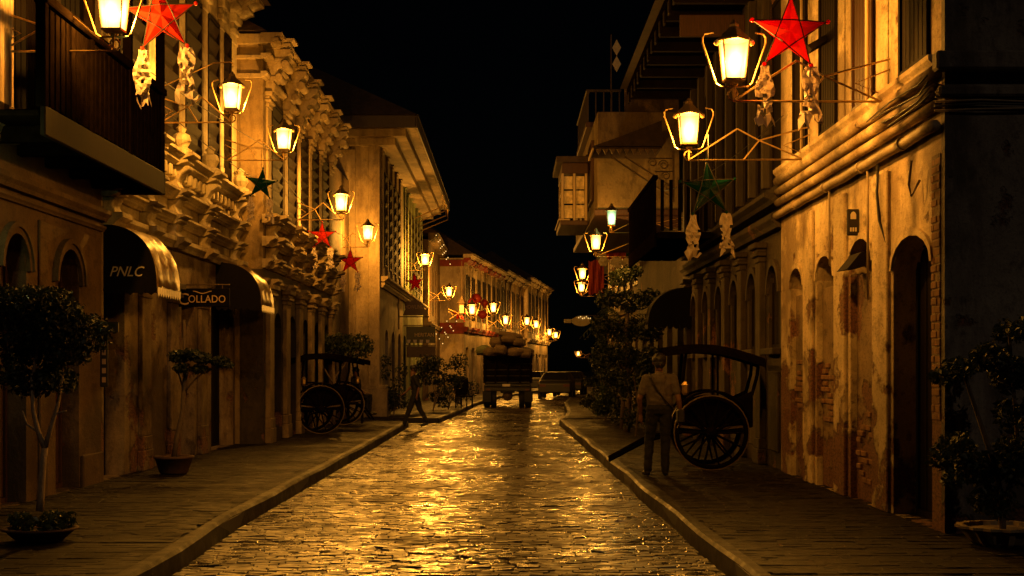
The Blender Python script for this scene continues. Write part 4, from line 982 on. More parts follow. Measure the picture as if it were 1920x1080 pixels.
for px, py, w, h, dy in [(60, 580, 100, 62, .0), (120, 600, 85, 62, .1), (30, 620, 75, 60, -.1), (155, 625, 48, 55, .1), (10, 570, 50, 50, 0), (90, 560, 60, 30, .05), (75, 640, 80, 40, 0), (40, 665, 60, 34, 0), (110, 665, 55, 32, .05), (40, 715, 58, 42, 0), (85, 710, 60, 40, .05), (115, 715, 30, 32, .1), (5, 700, 30, 30, -.1)]:
    c = q(px, py, dy); bl += [(c[0]+random.uniform(-.08, .08), c[1]+random.uniform(-.25, .25), c[2], w*12/F*.72, .34, h*12/F*.72) for _ in range(2)]
leaves(MB(), bl, 13000, .045).build('crown', M['leaf_dark'], t1, recalc=False)
c = (0, 0, .24); leaves(MB(), [(random.uniform(-.25, .25), random.uniform(-.2, .2), (.17), .1, .1, .08) for _ in range(12)], 1100, .05).build('underplanting', M['leaf'], t1, recalc=False)
# leaning tree in a round pot
t2 = empty('potted_tree', (XY(326, 19.6), 19.6, HS)); tag(t2, 'leaning potted tree with flat crown beside the Collado signboard', 'potted tree')
pot(t2, .2, .27, .26, 'pot_clay'); q = lambda px, py, dy=0: px2(px, py, 19.6+dy, t2)
MB().tube([q(326, 860), q(332, 820), q(343, 770), q(345, 720), q(352, 690)], .04, 7, .028).tube([q(345, 735), q(365, 712), q(392, 690)], .02, 6, .01).tube([q(344, 730), q(335, 700), q(328, 675)], .016, 6, .008).tube([q(346, 715), q(345, 600)], .022, 5, .02).build('trunk', M['bark'], t2, smooth=True)
bl = []
for px, py, w, h in [(335, 668, 30, 20), (360, 665, 32, 18), (385, 672, 30, 18), (410, 678, 28, 18), (345, 690, 24, 14), (375, 692, 26, 14), (428, 684, 14, 10)]:
    c = q(px, py); bl += [(c[0], c[1]+random.uniform(-.25, .25), c[2], w*19.6/F*.6, .22, h*19.6/F*.6) for _ in range(2)]
leaves(MB(), bl, 2600, .06).build('crown', M['leaf_dark'], t2, recalc=False)
# flat-topped clipped tree above the carriages
t3 = empty('clipped_tree', (XY(625, 36.2), 36.2, HS)); tag(t3, 'flat-topped clipped tree rising behind the left carriages', 'tree')
q = lambda px, py, dy=0: px2(px, py, 36.2+dy, t3)
MB().tube([(0, 0, 0), (.05, 0, .8), (0, 0, 1.5), (.05, 0, 2.0)], .06, 7, .04).tube([(0, 0, 1.2), (.3, .1, 1.6), (.55, 0, 1.95)], .03, 6, .015).tube([(0, 0, 1.1), (-.3, -.1, 1.6), (-.6, 0, 1.9)], .03, 6, .015).build('trunk', M['bark'], t3, smooth=True)
bl = [(*q(px, py+random.uniform(-4, 4), random.uniform(-.4, .4)), .3, .35, .22) for px in range(566, 690, 9) for py in (640, 655)]
leaves(MB(), bl, 4200, .08).build('crown', M['leaf_dark'], t3, recalc=False)
def bush(name, label, px, py_base, Y, w, h, n, mat='leaf_dark', leaf=.09, grp=None, potm=None, zbase=HS):
    x = XY(px, Y); r = empty(name, (x, Y, zbase)); tag(r, label, 'shrub', grp); z0 = 0
    if potm: pot(r, w*.28, w*.36, .35, potm); z0 = .3
    MB().tube([(0, 0, z0*.9), (.05*w, 0, z0+h*.3), (-.04*w, 0, z0+h*.6)], .03, 6, .015).tube([(0, 0, z0+.05), (.2*w, .1, z0+h*.5)], .02, 5, .01).build('stem', M['bark'], r)
    bl = []
    for _ in range(14):
        t = random.random(); a = random.uniform(0, 6.28); rad = w*.42*random.uniform(.3, 1)*(.6+.5*math.sin(t*3.1))
        bl.append((rad*math.cos(a), rad*math.sin(a)*.7, z0+h*(.12+.8*t), w*random.uniform(.13, .24), w*random.uniform(.13, .24), h*random.uniform(.08, .16)))
    leaves(MB(), bl, n, leaf).build('foliage', M[mat], r, recalc=False); return r
bush('shrub', 'dark shrub against the white pier of the boxed-eave house', 738, 780, 43.2, 1.1, 2.0, 1500)
bush('shrub', 'wide dark shrub below the yellow lettered shop board', 812, 780, 48, 1.6, 1.9, 1800)
bush('shrub', 'low rounded shrub next to the high-backed chair', 840, 770, 50, 1.4, 1.4, 1500)
bush('shrub', 'broad shrub spreading above the high-backed chair', 858, 760, 55, 1.6, 2.1, 1500)
bush('shrub', 'leafy pot plant by the doors of the heavy-corniced house', 480, 820, 28.6, .7, 1.9, 1100, potm='pot_clay', leaf=.07)
bush('shrub', 'tall thicket shrub at the foot of the palm', 1165, 770, 36, 1.5, 2.7, 2600, 'leaf_dark')
bush('shrub', 'bright-edged shrub by the kerb in front of the palm', 1135, 780, 39.5, 1.3, 1.9, 2000, 'leaf')
bush('shrub', 'dense shrub beside the standing person', 1192, 790, 30.5, 1.0, 2.2, 2200, 'leaf_dark')
bush('shrub', 'small kerbside shrub past the sidewalk step', 1112, 775, 46.5, .9, 1.3, 1000, 'leaf_dark')
bush('shrub', 'leafy vine shrub hanging under the shop signs', 1125, 640, 44, 1.0, 2.9, 1500, 'leaf')
tm = empty('leafy_tree', (XY(1175, 32.5), 32.5, HS)); tag(tm, 'tall dense dark tree filling the sidewalk before the jettied house', 'tree')
MB().tube([(0, 0, 0), (.05, 0, .9), (-.02, 0, 1.9), (.03, 0, 3.0)], .08, 8, .04).tube([(0, 0, 1.2), (.4, .1, 1.9), (.6, .1, 2.6)], .035, 6, .015).tube([(0, 0, 1.3), (-.4, .1, 2.0), (-.5, 0, 2.7)], .035, 6, .015).build('trunk', M['bark'], tm, smooth=True)
q = lambda px, py, dy=0: px2(px, py, 32.5+dy, tm); bl = []
for px, py, w, h in [(1165, 520, 40, 30), (1190, 510, 30, 28), (1140, 560, 40, 34), (1180, 565, 50, 36), (1215, 560, 30, 34), (1130, 610, 36, 36), (1170, 620, 54, 40), (1215, 620, 40, 40), (1140, 665, 40, 36), (1185, 670, 50, 36), (1220, 665, 30, 30), (1150, 710, 36, 26), (1200, 715, 40, 26)]:
    c = q(px, py); bl += [(c[0]+random.uniform(-.1, .1), c[1]+random.uniform(-.4, .4), c[2], w*32.5/F*.6, .35, h*32.5/F*.6) for _ in range(2)]
leaves(MB(), bl, 7500, .085).build('crown', M['leaf_dark'], tm, recalc=False)
# dark shrub and ribbed pot at the corner house end wall
t4 = empty('potted_shrub', (XY(1885, 11.7), 11.75, HS)); tag(t4, 'large dark shrub in a ribbed pale pot against the grey end wall', 'potted shrub')
pot(t4, .26, .36, .17, 'pot_pale', 1)
MB().tube([(0, 0, .1), (-.05, 0, .6), (-.2, .05, 1.1), (-.35, 0, 1.5)], .03, 6, .015).tube([(0, 0, .2), (.12, 0, .9), (.05, 0, 1.8)], .025, 6, .012).tube([(-.05, 0, .6), (-.3, -.05, .8)], .015, 5, .008).build('stem', M['bark'], t4)
q = lambda px, py, dy=0: px2(px, py, 11.75+dy, t4); bl = []
for px, py, w, h in [(1765, 705, 35, 28), (1800, 690, 45, 35), (1850, 670, 60, 45), (1900, 700, 60, 60), (1770, 860, 30, 40), (1800, 840, 50, 50), (1840, 880, 60, 60), (1890, 860, 60, 80), (1860, 940, 60, 50), (1910, 780, 45, 60), (1900, 620, 40, 40), (1790, 900, 25, 30)]:
    c = q(px, py); bl += [(c[0], c[1]+random.uniform(-.2, .25), c[2], w*11.7/F*.6, .2, h*11.7/F*.6) for _ in range(2)]
leaves(MB(), bl, 5200, .055).build('foliage', M['leaf_dark'], t4, recalc=False)
# palm
pm = empty('palm_tree', (XY(1168, 34), 34, HS)); tag(pm, 'small palm with drooping fronds under the jettied bay', 'palm')
MB().tube([(0, 0, 0), (.06, 0, 1.2), (0, 0, 2.6)], .09, 8, .06).build('trunk', M['bark'], pm, smooth=True)
for i in range(15):
    a = i*2.4; el = random.uniform(.25, 1.2); Lf = random.uniform(.9, 1.3); v = []; f = []; prev = None
    for j in range(13):
        t = j/12; rr_ = Lf*t*math.cos(el)*1.0; z = 2.6+Lf*t*math.sin(el) - .75*Lf*t*t*(1.1-el*.4)
        c = Vector((rr_*math.cos(a), rr_*math.sin(a), z)); sd = Vector((-math.sin(a), math.cos(a), 0)); out = Vector((math.cos(a), math.sin(a), -.5))
        if j > 0:
            for sg_ in (-1, 1):
                ln = .34*(1-abs(t-.45)); k = len(v); tip = c + sd*sg_*ln*.8 + out*ln*.5 - Vector((0, 0, .1)); e = (c-prev)*.4
                v += [tuple(c-e*.5), tuple(c+e*.5), tuple(tip)]; f.append((k, k+1, k+2))
            k = len(v); v += [tuple(prev+sd*.012), tuple(prev-sd*.012), tuple(c-sd*.01), tuple(c+sd*.01)]; f.append((k, k+1, k+2, k+3))
        prev = c
    MB().add(v, f).build('frond', M['leaf_dark'], pm, recalc=False)

# ------------------------------------------------------------------ horse carriages
def wheel(root, c, R_, n=14):
    w = empty('wheel', c) if False else None
    o = MB().torus(c, R_-.03, .035, 32, 8, 1).build('wheel', M['black_wood'], root, smooth=True)
    MB().torus(c, R_+.006, .012, 32, 4, 1, .03).build('tyre', M['iron'], o)
    MB().lathe([(.03, -.13), (.075, -.1), (.095, 0), (.075, .1), (.03, .13)], c, 10, 1).build('hub', M['black_wood'], o)
    for i in range(n):
        t = 2*math.pi*i/n; a = (c[0]+.07*math.cos(t), c[1], c[2]+.07*math.sin(t)); b = (c[0]+(R_-.04)*math.cos(t), c[1], c[2]+(R_-.04)*math.sin(t))
        MB().tube([a, b], .02, 5, .013).build('spoke', M['black_wood'], o)
def carriage(label, X, Y, rz, k=1.0, tilt=0.0, R_=.54, shaft=1.1):
    r = empty('horse_carriage', (X, Y, HS), rz); r.scale = (k, k, k); tag(r, label, 'carriage', None)
    for y in (-.55, .55): wheel(r, (0, y, R_+.01), R_)
    MB().tube([(0, -.6, R_), (0, .6, R_)], .03, 6).build('axle', M['iron'], r)
    # body: curved tub, seat, backrest
    m = MB(); prof = [(-.62, .62), (.34, .58), (.62, .66), (.66, .72), (.3, .70), (-.48, .72), (-.55, 1.12), (-.62, 1.12)]
    m.prism(prof, 1, -.42, .42); bevel(m.build('body', M['black_wood'], r), .02)
    for y in (-.445, .42):
        m = MB(); m.prism([(-.6, .62), (.3, .6), (.34, .9), (.1, 1.0), (-.3, 1.02), (-.6, 1.16)], 1, y, y+.025); bevel(m.build('side_panel', M['black_wood'], r), .008)
    bevel(MB().box(-.5, -.05, -.4, .4, .76, .9).build('seat', M['dark_wood'], r), .03)
    m = MB(); n = 8; pts = []
    top = [(-.78+1.5*i/n, 1.72 + .12*math.sin(math.pi*i/n) + tilt*(i/n-.5)) for i in range(n+1)]
    m.prism(top + [(x, z-.055) for x, z in top[::-1]], 1, -.55, .55); m.build('roof', M['black_wood'], r)
    for y in (-.55, .52):
        m = MB(); m.prism([(x, z-.056) for x, z in top] + [(x, z-.13) for x, z in top[::-1]], 1, y, y+.03); m.build('roof_trim', M['black_wood'], r)
    for y in (-.43, .43):
        MB().tube([(-.6, y, 1.1), (-.68, y, 1.4), (-.7, y, 1.72-tilt*.45)], .028, 6).build('post', M['black_wood'], r)
        MB().tube([(.3, y, .7), (.42, y, 1.2), (.36, y, 1.75+tilt*.2)], .026, 6).build('post', M['black_wood'], r)
        MB().tube([(-.1, y, .98), (-.1, y, 1.8)], .02, 6).build('post', M['black_wood'], r)
        MB().tube([(-.5, y*1.05, .58), (.4, y*1.05, .56), (.4+shaft*.5, y*.9, .42), (.4+shaft, y*.75, .12)], .028, 6).build('shaft', M['black_wood'], r)
        m = MB(); m.tube([(-.5, y*1.1, R_+.1), (0, y*1.1, R_+.05), (.5, y*1.1, R_+.1)], .022, 5); m.build('spring', M['iron'], r)
        m = MB(); m.tube([((R_+.06)*math.cos(t), y*1.22, R_+.02+(R_+.06)*math.sin(t)) for t in [.4+i*.25 for i in range(10)]], .02, 5); m.build('mudguard', M['black_wood'], r)
        MB().lathe([(.03, 0), (.05, .04), (.05, .14), (.06, .15), (.02, .2)], (.38, y*1.15, 1.1), 6).build('side_lamp', M['brass'], r)
    return r
carriage('dark wooden horse carriage with tilted roof beside the person in the pale shirt', 3.0, 20.9, math.pi-.06, 1.0, .16)
carriage('dark horse carriage standing under the flat-topped clipped tree', XY(592, 32.2), 32.2, math.pi+.35, 1.0, -.02)
carriage('second dark horse carriage with a driver sitting in front', XY(640, 37.3), 37.3, math.pi*.08, .98, .02, shaft=.45)

# ------------------------------------------------------------------ people
def capsule(bm, a, b, ra, rb):
    """closed tapered capsule a-b, added as a lofted tube with rounded ends"""
    d = (b-a); L_ = max(d.length, 1e-4); d = d/L_ if d.length > 1e-4 else Vector((0, 0, 1))
    x = d.cross(Vector((0, 0, 1)) if abs(d.z) < .9 else Vector((1, 0, 0))).normalized(); y = d.cross(x); n = 12; rings = []
    for p, r, e in ((a, ra, -1), (b, rb, 1)):
        for t in ((1.35, .9, .45, 0) if e < 0 else (0, .45, .9, 1.35)): rings.append((p + d*(e*r*math.sin(t)), r*math.cos(t)))
    vs = [[bm.verts.new(c + x*(r*math.cos(6.28319*k/n)) + y*(r*math.sin(6.28319*k/n))) for k in range(n)] for c, r in rings]
    for i in range(len(vs)-1):
        for k in range(n): bm.faces.new((vs[i][k], vs[i][(k+1) % n], vs[i+1][(k+1) % n], vs[i+1][k]))
    bm.faces.new(vs[0][::-1]); bm.faces.new(vs[-1])
def person(label, loc, rz, caps, mats, hairs, k=1.0):
    """caps: (a, b, ra, rb, material index); fused by a voxel remesh into one continuous body"""
    bm = bmesh.new()
    for a, b, ra, rb, mi in caps: capsule(bm, Vector(a), Vector(b), ra, rb)
    me = bpy.data.meshes.new('person'); bm.to_mesh(me); bm.free(); o = bpy.data.objects.new('person', me); COL.objects.link(o)
    rm = o.modifiers.new('r', 'REMESH'); rm.mode = 'VOXEL'; rm.voxel_size = .0105; sm = o.modifiers.new('s', 'SMOOTH'); sm.iterations = 4; sm.factor = .5
    dg = bpy.context.evaluated_depsgraph_get(); me2 = bpy.data.meshes.new_from_object(o.evaluated_get(dg)); bpy.data.objects.remove(o)
    for mt in mats: me2.materials.append(M[mt])
    A_ = np.array([c[0] for c in caps]); B_ = np.array([c[1] for c in caps]); ra = np.array([c[2] for c in caps]); rb = np.array([c[3] for c in caps]); mi = [c[4] for c in caps]
    D_ = B_-A_; dd = (D_*D_).sum(1)+1e-9
    cs = np.empty(len(me2.polygons)*3); me2.polygons.foreach_get('center', cs); cs = cs.reshape(-1, 3); idx = np.empty(len(cs), int)
    for i, p in enumerate(cs):
        t = np.clip(((p-A_)*D_).sum(1)/dd, 0, 1); q_ = A_+D_*t[:, None]; idx[i] = mi[int(np.argmin(np.linalg.norm(p-q_, axis=1)-(ra+(rb-ra)*t)))]
    from mathutils import noise as mn
    vm = {}
    for pi, pl in enumerate(me2.polygons):
        if idx[pi] in (1, 2):
            for vi in pl.vertices: vm[vi] = 1
    nn = np.empty(len(me2.vertices)*3); me2.vertices.foreach_get('normal', nn); nn = nn.reshape(-1, 3)
    for vi in vm:
        v = me2.vertices[vi]; q_ = v.co.copy(); v.co = q_ + Vector(nn[vi])*(.011*mn.noise(Vector((q_.x*9, q_.y*9, q_.z*14))) + .006*mn.noise(q_*28))
    me2.polygons.foreach_set('material_index', idx.astype('i')); me2.polygons.foreach_set('use_smooth', [True]*len(cs))
    o = bpy.data.objects.new('person', me2); o.location = loc; o.rotation_euler = (0, 0, rz); o.scale = (k, k, k); link(o); tag(o, label, 'person')
    bm = bmesh.new()
    for c, r, sc in hairs: bmesh.ops.create_icosphere(bm, subdivisions=3, radius=r, matrix=Matrix.Translation(c) @ Matrix.Diagonal((*sc, 1)))
    for v in bm.verts: v.co += Vector((random.uniform(-.004, .004), random.uniform(-.004, .004), random.uniform(-.004, .004)))
    mh = bpy.data.meshes.new('hair'); bm.to_mesh(mh); bm.free(); mh.materials.append(M['hair']); h = bpy.data.objects.new('hair', mh); link(h, o)
    return o
def hand(w, d, side, mi=0, fwd=Vector((0, -1, 0))):
    """relaxed hand hanging from wrist w along direction d; five fingers"""
    w, d = Vector(w), Vector(d).normalized(); x = d.cross(Vector((1, 0, 0))).normalized(); out = []
    pl = w + d*.085; out.append((tuple(w), tuple(pl), .024, .034, mi))
    for i, ln in enumerate((.062, .075, .07, .055)):
        b = pl + x*(.024-.016*i); m_ = b + d*ln*.55 + Vector((-side*.008, 0, 0)); e = m_ + d*ln*.45 + Vector((-side*.03, 0, 0)); out += [(tuple(b), tuple(m_), .009, .0085, mi), (tuple(m_), tuple(e), .0085, .0075, mi)]
    b = w + d*.03 + x*.026; m_ = b + d*.035 + x*.02; out += [(tuple(b), tuple(m_), .012, .01, mi), (tuple(m_), tuple(m_+d*.03), .01, .008, mi)]
    return out
def head(c, f=-1, mi=0):
    """head with jaw, nose, brow, ears; faces y*f"""
    c = Vector(c); T_ = lambda x, y, z: tuple(c + Vector((x, y*-f, z)))
    return [(T_(0, -.005, .03), T_(0, .0, .06), .082, .08, mi), (T_(0, -.03, -.04), T_(0, -.05, -.075), .058, .032, mi), (T_(0, -.088, .015), T_(0, -.104, -.018), .009, .014, mi),
            (T_(-.03, -.082, .035), T_(.03, -.082, .035), .014, .014, mi), (T_(-.018, -.085, -.052), T_(.018, -.085, -.052), .009, .009, mi),
            (T_(-.082, .0, .02), T_(-.086, .005, -.015), .016, .010, mi), (T_(.082, .0, .02), T_(.086, .005, -.015), .016, .010, mi), (T_(0, .02, -.06), T_(0, .03, -.16), .054, .056, mi)]
# 0 skin 1 shirt 2 trousers 3 shoes
def standing():
    c = head((0, 0, 1.56), 1)
    c += [((-.17, .01, 1.36), (.17, .01, 1.36), .062, .062, 1), ((0, .02, 1.32), (0, .03, 1.12), .125, .12, 1), ((-.09, .02, 1.28), (-.08, .02, 1.0), .10, .095, 1), ((.09, .02, 1.28), (.08, .02, 1.0), .10, .095, 1), ((-.07, .02, 1.05), (.07, .02, 1.05), .108, .108, 1), ((-.08, .02, .93), (.08, .02, .93), .112, .112, 2)]
    for s_ in (-1, 1):
        e, wr = ((.275, .03, 1.08), (.25, -.09, .86)) if s_ > 0 else ((.265, .05, 1.06), (.3, -.02, .82))
        e = (s_*e[0], e[1], e[2]); wr = (s_*wr[0], wr[1], wr[2])
        c += [((s_*.19, .01, 1.35-.012*s_), (s_*.24, .03, 1.17), .064, .062, 1), ((s_*.23, .03, 1.2), e, .046, .04, 0), (e, wr, .039, .026, 0)]
        c += hand(wr, (-s_*.05, -.2, -1), s_)
        kn, an = ((.13, -.06, .5), (.16, .0, .1)) if s_ > 0 else ((.085, .01, .5), (.08, .03, .1))
        kn = (s_*kn[0], kn[1], kn[2]); an = (s_*an[0], an[1], an[2])
        c += [((s_*.09, .02, .9), kn, .098, .07, 2), (kn, an, .07, .058, 2), ((an[0], an[1]+.01, .05), (an[0]+s_*.03, an[1]-.16, .04), .042, .036, 3)]
    return c
ps = person('person seen from behind in a pale grey T-shirt with a shoulder strap', (XY(1236, 19.2), 19.2, HS), math.pi, standing(), ['skin', 'shirt_grey', 'trousers', 'shoes'], [((0, .012, 1.62), .098, (1, 1.05, .95)), ((0, .05, 1.56), .075, (1.05, .8, 1))])
m = MB(); m.tube([(.13, .145, 1.36), (.05, .16, 1.2), (-.1, .15, 1.02), (-.2, .06, .92)], .012, 4); m.tube([(.13, .14, 1.36), (.14, .02, 1.43), (.12, -.09, 1.34), (-.05, -.12, 1.15), (-.2, .02, .93)], .012, 4); m.build('bag_strap', M['strap'], ps)
bevel(MB().box(-.34, -.24, -.08, .14, .74, .93).build('shoulder_bag', M['strap'], ps), .02)
def walking():   # strides along -x
    c = []
    for a, b, ra, rb, mi in head((0, 0, 1.55), 1): c.append(((a[1]-.06, a[0], a[2]), (b[1]-.06, b[0], b[2]), ra, rb, mi))
    c += [((-.02, -.16, 1.35), (-.02, .16, 1.35), .062, .062, 1), ((-.02, 0, 1.3), (.0, 0, 1.08), .125, .115, 1), ((-.02, -.08, 1.26), (0, -.07, 1.0), .10, .095, 1), ((-.02, .08, 1.26), (0, .07, 1.0), .10, .095, 1), ((0, -.07, .95), (0, .07, .95), .108, .108, 2)]
    # front leg (to -x), rear leg (to +x)
    c += [((0, -.09, .92), (-.15, -.1, .5), .10, .075, 2), ((-.15, -.1, .5), (-.29, -.1, .12), .072, .058, 2), ((-.29, -.1, .06), (-.46, -.1, .07), .044, .038, 3)]
    c += [((0, .09, .92), (.10, .1, .5), .10, .075, 2), ((.10, .1, .5), (.30, .1, .16), .072, .058, 2), ((.30, .1, .1), (.16, .1, .04), .044, .038, 3)]
    c += [((-.02, -.2, 1.34), (.12, -.23, 1.1), .058, .046, 1), ((.12, -.23, 1.1), (.06, -.22, .88), .04, .028, 0), ((-.02, .2, 1.34), (-.12, .23, 1.1), .058, .046, 1), ((-.12, .23, 1.1), (-.27, .2, .95), .04, .028, 0)]
    c += hand((.06, -.22, .88), (-.2, 0, -1), -1); c += hand((-.27, .2, .95), (-.7, 0, -.6), 1)
    return c
person('dark-clothed person striding across the kerb onto the sidewalk', (XY(779, 37.6), 37.6, .05), 0, walking(), ['skin', 'shirt_dark', 'trousers', 'shoes'], [((-.05, 0, 1.61), .097, (1.05, 1, .95)), ((-.01, 0, 1.56), .075, (.8, 1.05, 1))])
def sitting():
    c = []
    for a, b, ra, rb, mi in head((0, 0, 1.16), 1): c.append(((a[1]+.0, a[0], a[2]), (b[1], b[0], b[2]), ra, rb, mi))
    c += [((.02, -.16, .96), (.02, .16, .96), .062, .062, 1), ((.02, 0, .92), (.05, 0, .62), .12, .115, 1), ((.02, -.08, .88), (.05, -.07, .6), .10, .095, 1), ((.02, .08, .88), (.05, .07, .6), .10, .095, 1), ((.05, -.07, .53), (.05, .07, .53), .105, .105, 2)]
    for s_ in (-1, 1):
        c += [((.04, s_*.09, .53), (-.36, s_*.11, .52), .088, .062, 2), ((-.36, s_*.11, .52), (-.36, s_*.11, .1), .06, .045, 2), ((-.36, s_*.11, .06), (-.52, s_*.12, .045), .042, .036, 3)]
        c += [((.02, s_*.2, .95), (.0, s_*.24, .7), .056, .046, 1), ((.0, s_*.24, .7), (-.2, s_*.18, .6), .04, .028, 0)] + hand((-.2, s_*.18, .6), (-1, 0, -.1), s_)
    return c
person('dark seated driver resting at the front of the second carriage', (XY(668, 37.6), 37.6, HS+.22), math.pi*.9, sitting(), ['skin', 'shirt_dark', 'trousers', 'shoes'], [((0.01, 0, 1.22), .097, (1.05, 1, .95))])
st = empty('stool', (XY(668, 37.6), 37.6, HS)); tag(st, 'low dark wooden stool under the seated driver', 'stool')
bevel(MB().box(-.26, .2, -.22, .22, .58, .63).build('seat', M['dark_wood'], st), .01)
for x in (-.22, .16):
    for y in (-.17, .17): MB().box(x-.02, x+.02, y-.02, y+.02, 0, .58).build('leg', M['dark_wood'], st)

# ------------------------------------------------------------------ truck with its load
TY = 57.0; tk = empty('cargo_truck', (XY(952, TY), TY, 0)); tag(tk, 'dark cargo truck seen from behind with high load of sacks', 'truck')
for s_ in (-1, 1):
    for d_ in (0, 2.9):
        o = MB().lathe([(.3, -.13), (.46, -.12), (.48, -.06), (.48, .06), (.46, .12), (.3, .13)], (s_*.86, .6+d_, .48), 24, 0).build('wheel', M['rubber'], tk); MB().lathe([(.05, -.135), (.27, -.12), (.27, .12), (.05, .135)], (s_*.86, .6+d_, .48), 16, 0).build('rim', M['iron'], o)
        if d_ == 0: MB().lathe([(.3, -.12), (.46, -.11), (.48, -.05), (.48, .05), (.46, .11), (.3, .12)], (s_*.58, .6, .48), 24, 0).build('wheel', M['rubber'], tk)
    m = MB(); m.box(s_*.86-.17, s_*.86+.17, .02, .05, .25, .7); m.build('mudflap', M['rubber'], tk)
bevel(MB().box(-.95, .95, .1, 4.0, .88, 1.02).build('bed', M['truck_paint'], tk), .015); bevel(MB().box(-.3, .3, .2, 5.4, .62, .87).build('chassis', M['truck_paint'], tk), .02)
MB().lathe([(.04, -.2), (.2, -.16), (.22, 0), (.2, .16), (.04, .2)], (0, .6, .5), 12, 1).build('differential', M['iron'], tk)
bevel(MB().box(-.95, .95, .0, .09, .7, .86).build('bumper', M['truck_paint'], tk), .02)
tg = bevel(MB().box(-1.0, 1.0, .04, .1, 1.03, 1.75).build('tailgate', M['truck_paint'], tk), .012)
for x in (-.94, -.5, 0, .5, .94): piece('post', (.07, .06, 1.15), M['black_wood'], tg, (x, .0, 1.6))
for z in (1.2, 1.45, 1.7, 1.95, 2.15): piece('plank', (2.0, .03, .235), M['black_wood'], tg, (0, .05, z))
for s_ in (-1, 1):
    sd = bevel(MB().box(s_*1.0-.03, s_*1.0+.03, .12, 4.0, 1.03, 1.1).build('side_gate', M['truck_paint'], tk), .01)
    for z in (1.2, 1.45, 1.7, 1.95, 2.15): piece('plank', (.03, 3.86, .16), M['dark_wood'], sd, (s_*1.0, 2.06, z))
    bevel(MB().box(s_*.8-.08, s_*.8+.08, -.012, -.001, .72, .8).build('tail_light', M['tail_red'], tk), .008)
bevel(MB().box(-.22, .1, -.02, -.004, .89, .99).build('number_plate', M['plate'], tk), .004)
cab = bevel(MB().box(-.95, .95, 4.15, 5.8, .75, 2.15).build('cab', M['truck_paint'], tk), .12); MB().box(-.6, .6, 4.12, 4.145, 1.55, 2.0).build('rear_window', M['car_glass'], cab)
def sack(x, y, z, rx, ry, rz_, mat, lb, grp):
    bm = bmesh.new(); bmesh.ops.create_icosphere(bm, subdivisions=3, radius=1)
    for v in bm.verts:
        p = v.co; q_ = Vector((math.copysign(abs(p.x)**.7, p.x)*rx, math.copysign(abs(p.y)**.7, p.y)*ry, math.copysign(abs(p.z)**.85, p.z)*rz_)); v.co = q_ * (1+.05*math.sin(p.x*7+x*5)+.05*math.sin(p.z*9+y*3))
    me = bpy.data.meshes.new('sack'); bm.to_mesh(me); bm.free(); me.materials.append(M[mat]); me.polygons.foreach_set('use_smooth', [True]*len(me.polygons))
    o = bpy.data.objects.new('sack', me); o.location = (tk.location.x+x, TY+y, z); o.rotation_euler = (random.uniform(-.15, .15), random.uniform(-.2, .2), random.uniform(-.3, .3)); link(o); tag(o, lb, 'sack', grp)
rows = [(-.72, 2.32), (-.25, 2.38), (.25, 2.36), (.75, 2.28)]
for i, (x, z) in enumerate(rows):
    for j in range(3): sack(x+random.uniform(-.06, .06), .2+j*1.1+random.uniform(-.15, .1), z+random.uniform(-.07, .05), random.uniform(.27, .37), .5, random.uniform(.18, .25), 'sack', 'tan bulging sack piled on the truck load', 'sacks on the truck')
for i, (x, z) in enumerate([(-.5, 2.7), (0, 2.76), (.5, 2.7)]):
    for j in range(2): sack(x+random.uniform(-.1, .1), .5+j*1.1, z+random.uniform(-.05, .05), random.uniform(.25, .38), .45, random.uniform(.16, .23), 'sack', 'tan bulging sack piled on the truck load', 'sacks on the truck')
sack(-1.02, .3, 2.38, .3, .4, .2, 'sack_green', 'dark green sack bulging over the left edge of the truck', None); sack(.1, .9, 3.02, .5, .4, .14, 'sack', 'tan bulging sack piled on the truck load', 'sacks on the truck')
for k in range(2): MB().box(-.98, .98, .12, 3.9, 1.04+.5*k, 1.5+.5*k).build('covered_cargo', M['sack_green'], tk)

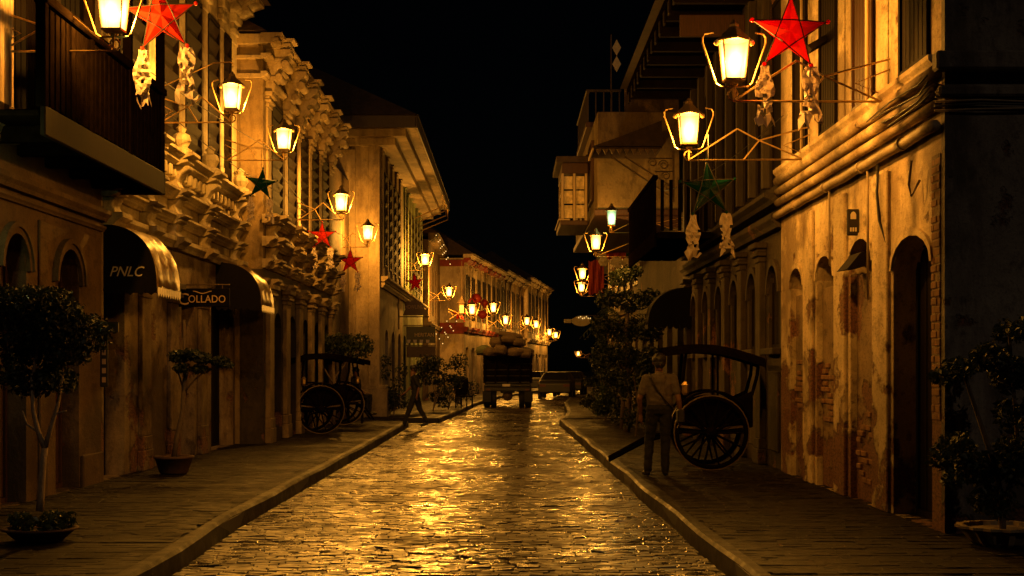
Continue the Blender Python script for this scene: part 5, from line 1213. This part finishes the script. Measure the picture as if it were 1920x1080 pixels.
# ------------------------------------------------------------------ parked cars beyond the truck, chair, box
def car(label, X, Y, rz):
    r = empty('parked_car', (X, Y, 0), rz); tag(r, label, 'car', None)
    prof = [(-2.1, .35), (-2.1, .85), (-1.9, .98), (-1.3, 1.02), (-.8, 1.42), (.9, 1.45), (1.6, 1.05), (2.05, .95), (2.1, .35)]
    m = MB(); m.prism([(a, b) for a, b in prof], 0, -.85, .85); m.v = [(v[0]*(.76 if v[2] > 1.1 else 1), v[1], v[2]) for v in m.v]; o = m.build('body', M['car_paint'], r); bevel(o, .08, 3)
    MB().add([(-.6, 1.0+.55-.0, 1.1), (.6, 1.55, 1.1), (.52, 1.02, 1.42), (-.52, 1.02, 1.42)], [(0, 1, 2, 3)]).build('rear_window', M['car_glass'], r)
    m = MB(); m.add([(-.62, -1.32, 1.06), (.62, -1.32, 1.06), (.54, -.84, 1.42), (-.54, -.84, 1.42)], [(0, 1, 2, 3)]); m.build('windscreen', M['car_glass'], r)
    for s_ in (-1, 1):
        for y in (-1.3, 1.3):
            w = MB().lathe([(.2, -.1), (.3, -.1), (.32, 0), (.3, .1), (.2, .1)], (s_*.8, y, .32), 18, 0).build('wheel', M['rubber'], r); MB().lathe([(.03, -.105), (.19, -.1), (.19, .1), (.03, .105)], (s_*.8, y, .32), 12, 0).build('rim', M['iron'], w)
        MB().box(s_*.62-.16, s_*.62+.16, -2.115, -2.1, .68, .8).build('tail_light', M['tail_red'], r)
car('dark parked car at the right kerb past the truck', 2.55, 74, -.1); car('second dark parked car farther along the right kerb', 3.6, 82, -.12)
car('third dark parked car by the far left kerb', 1.6, 92, -.12)
ch = empty('high_backed_chair', (XY(870, 52), 52, HS), .5); tag(ch, 'dark high-backed chair standing by the kerb among the shrubs', 'chair')
bevel(MB().box(-.26, .26, -.26, .26, .42, .48).build('seat', M['dark_wood'], ch), .015)
for x in (-.23, .23):
    for y in (-.23, .23): MB().box(x-.02, x+.02, y-.02, y+.02, 0, .42).build('leg', M['dark_wood'], ch)
m = MB(); m.prism([(-.24, .48), (.24, .48), (.32, .8), (.3, 1.05), (.15, 1.2), (-.15, 1.2), (-.3, 1.05), (-.32, .8)], 1, .22, .26); bevel(m.build('backrest', M['dark_wood'], ch), .01)
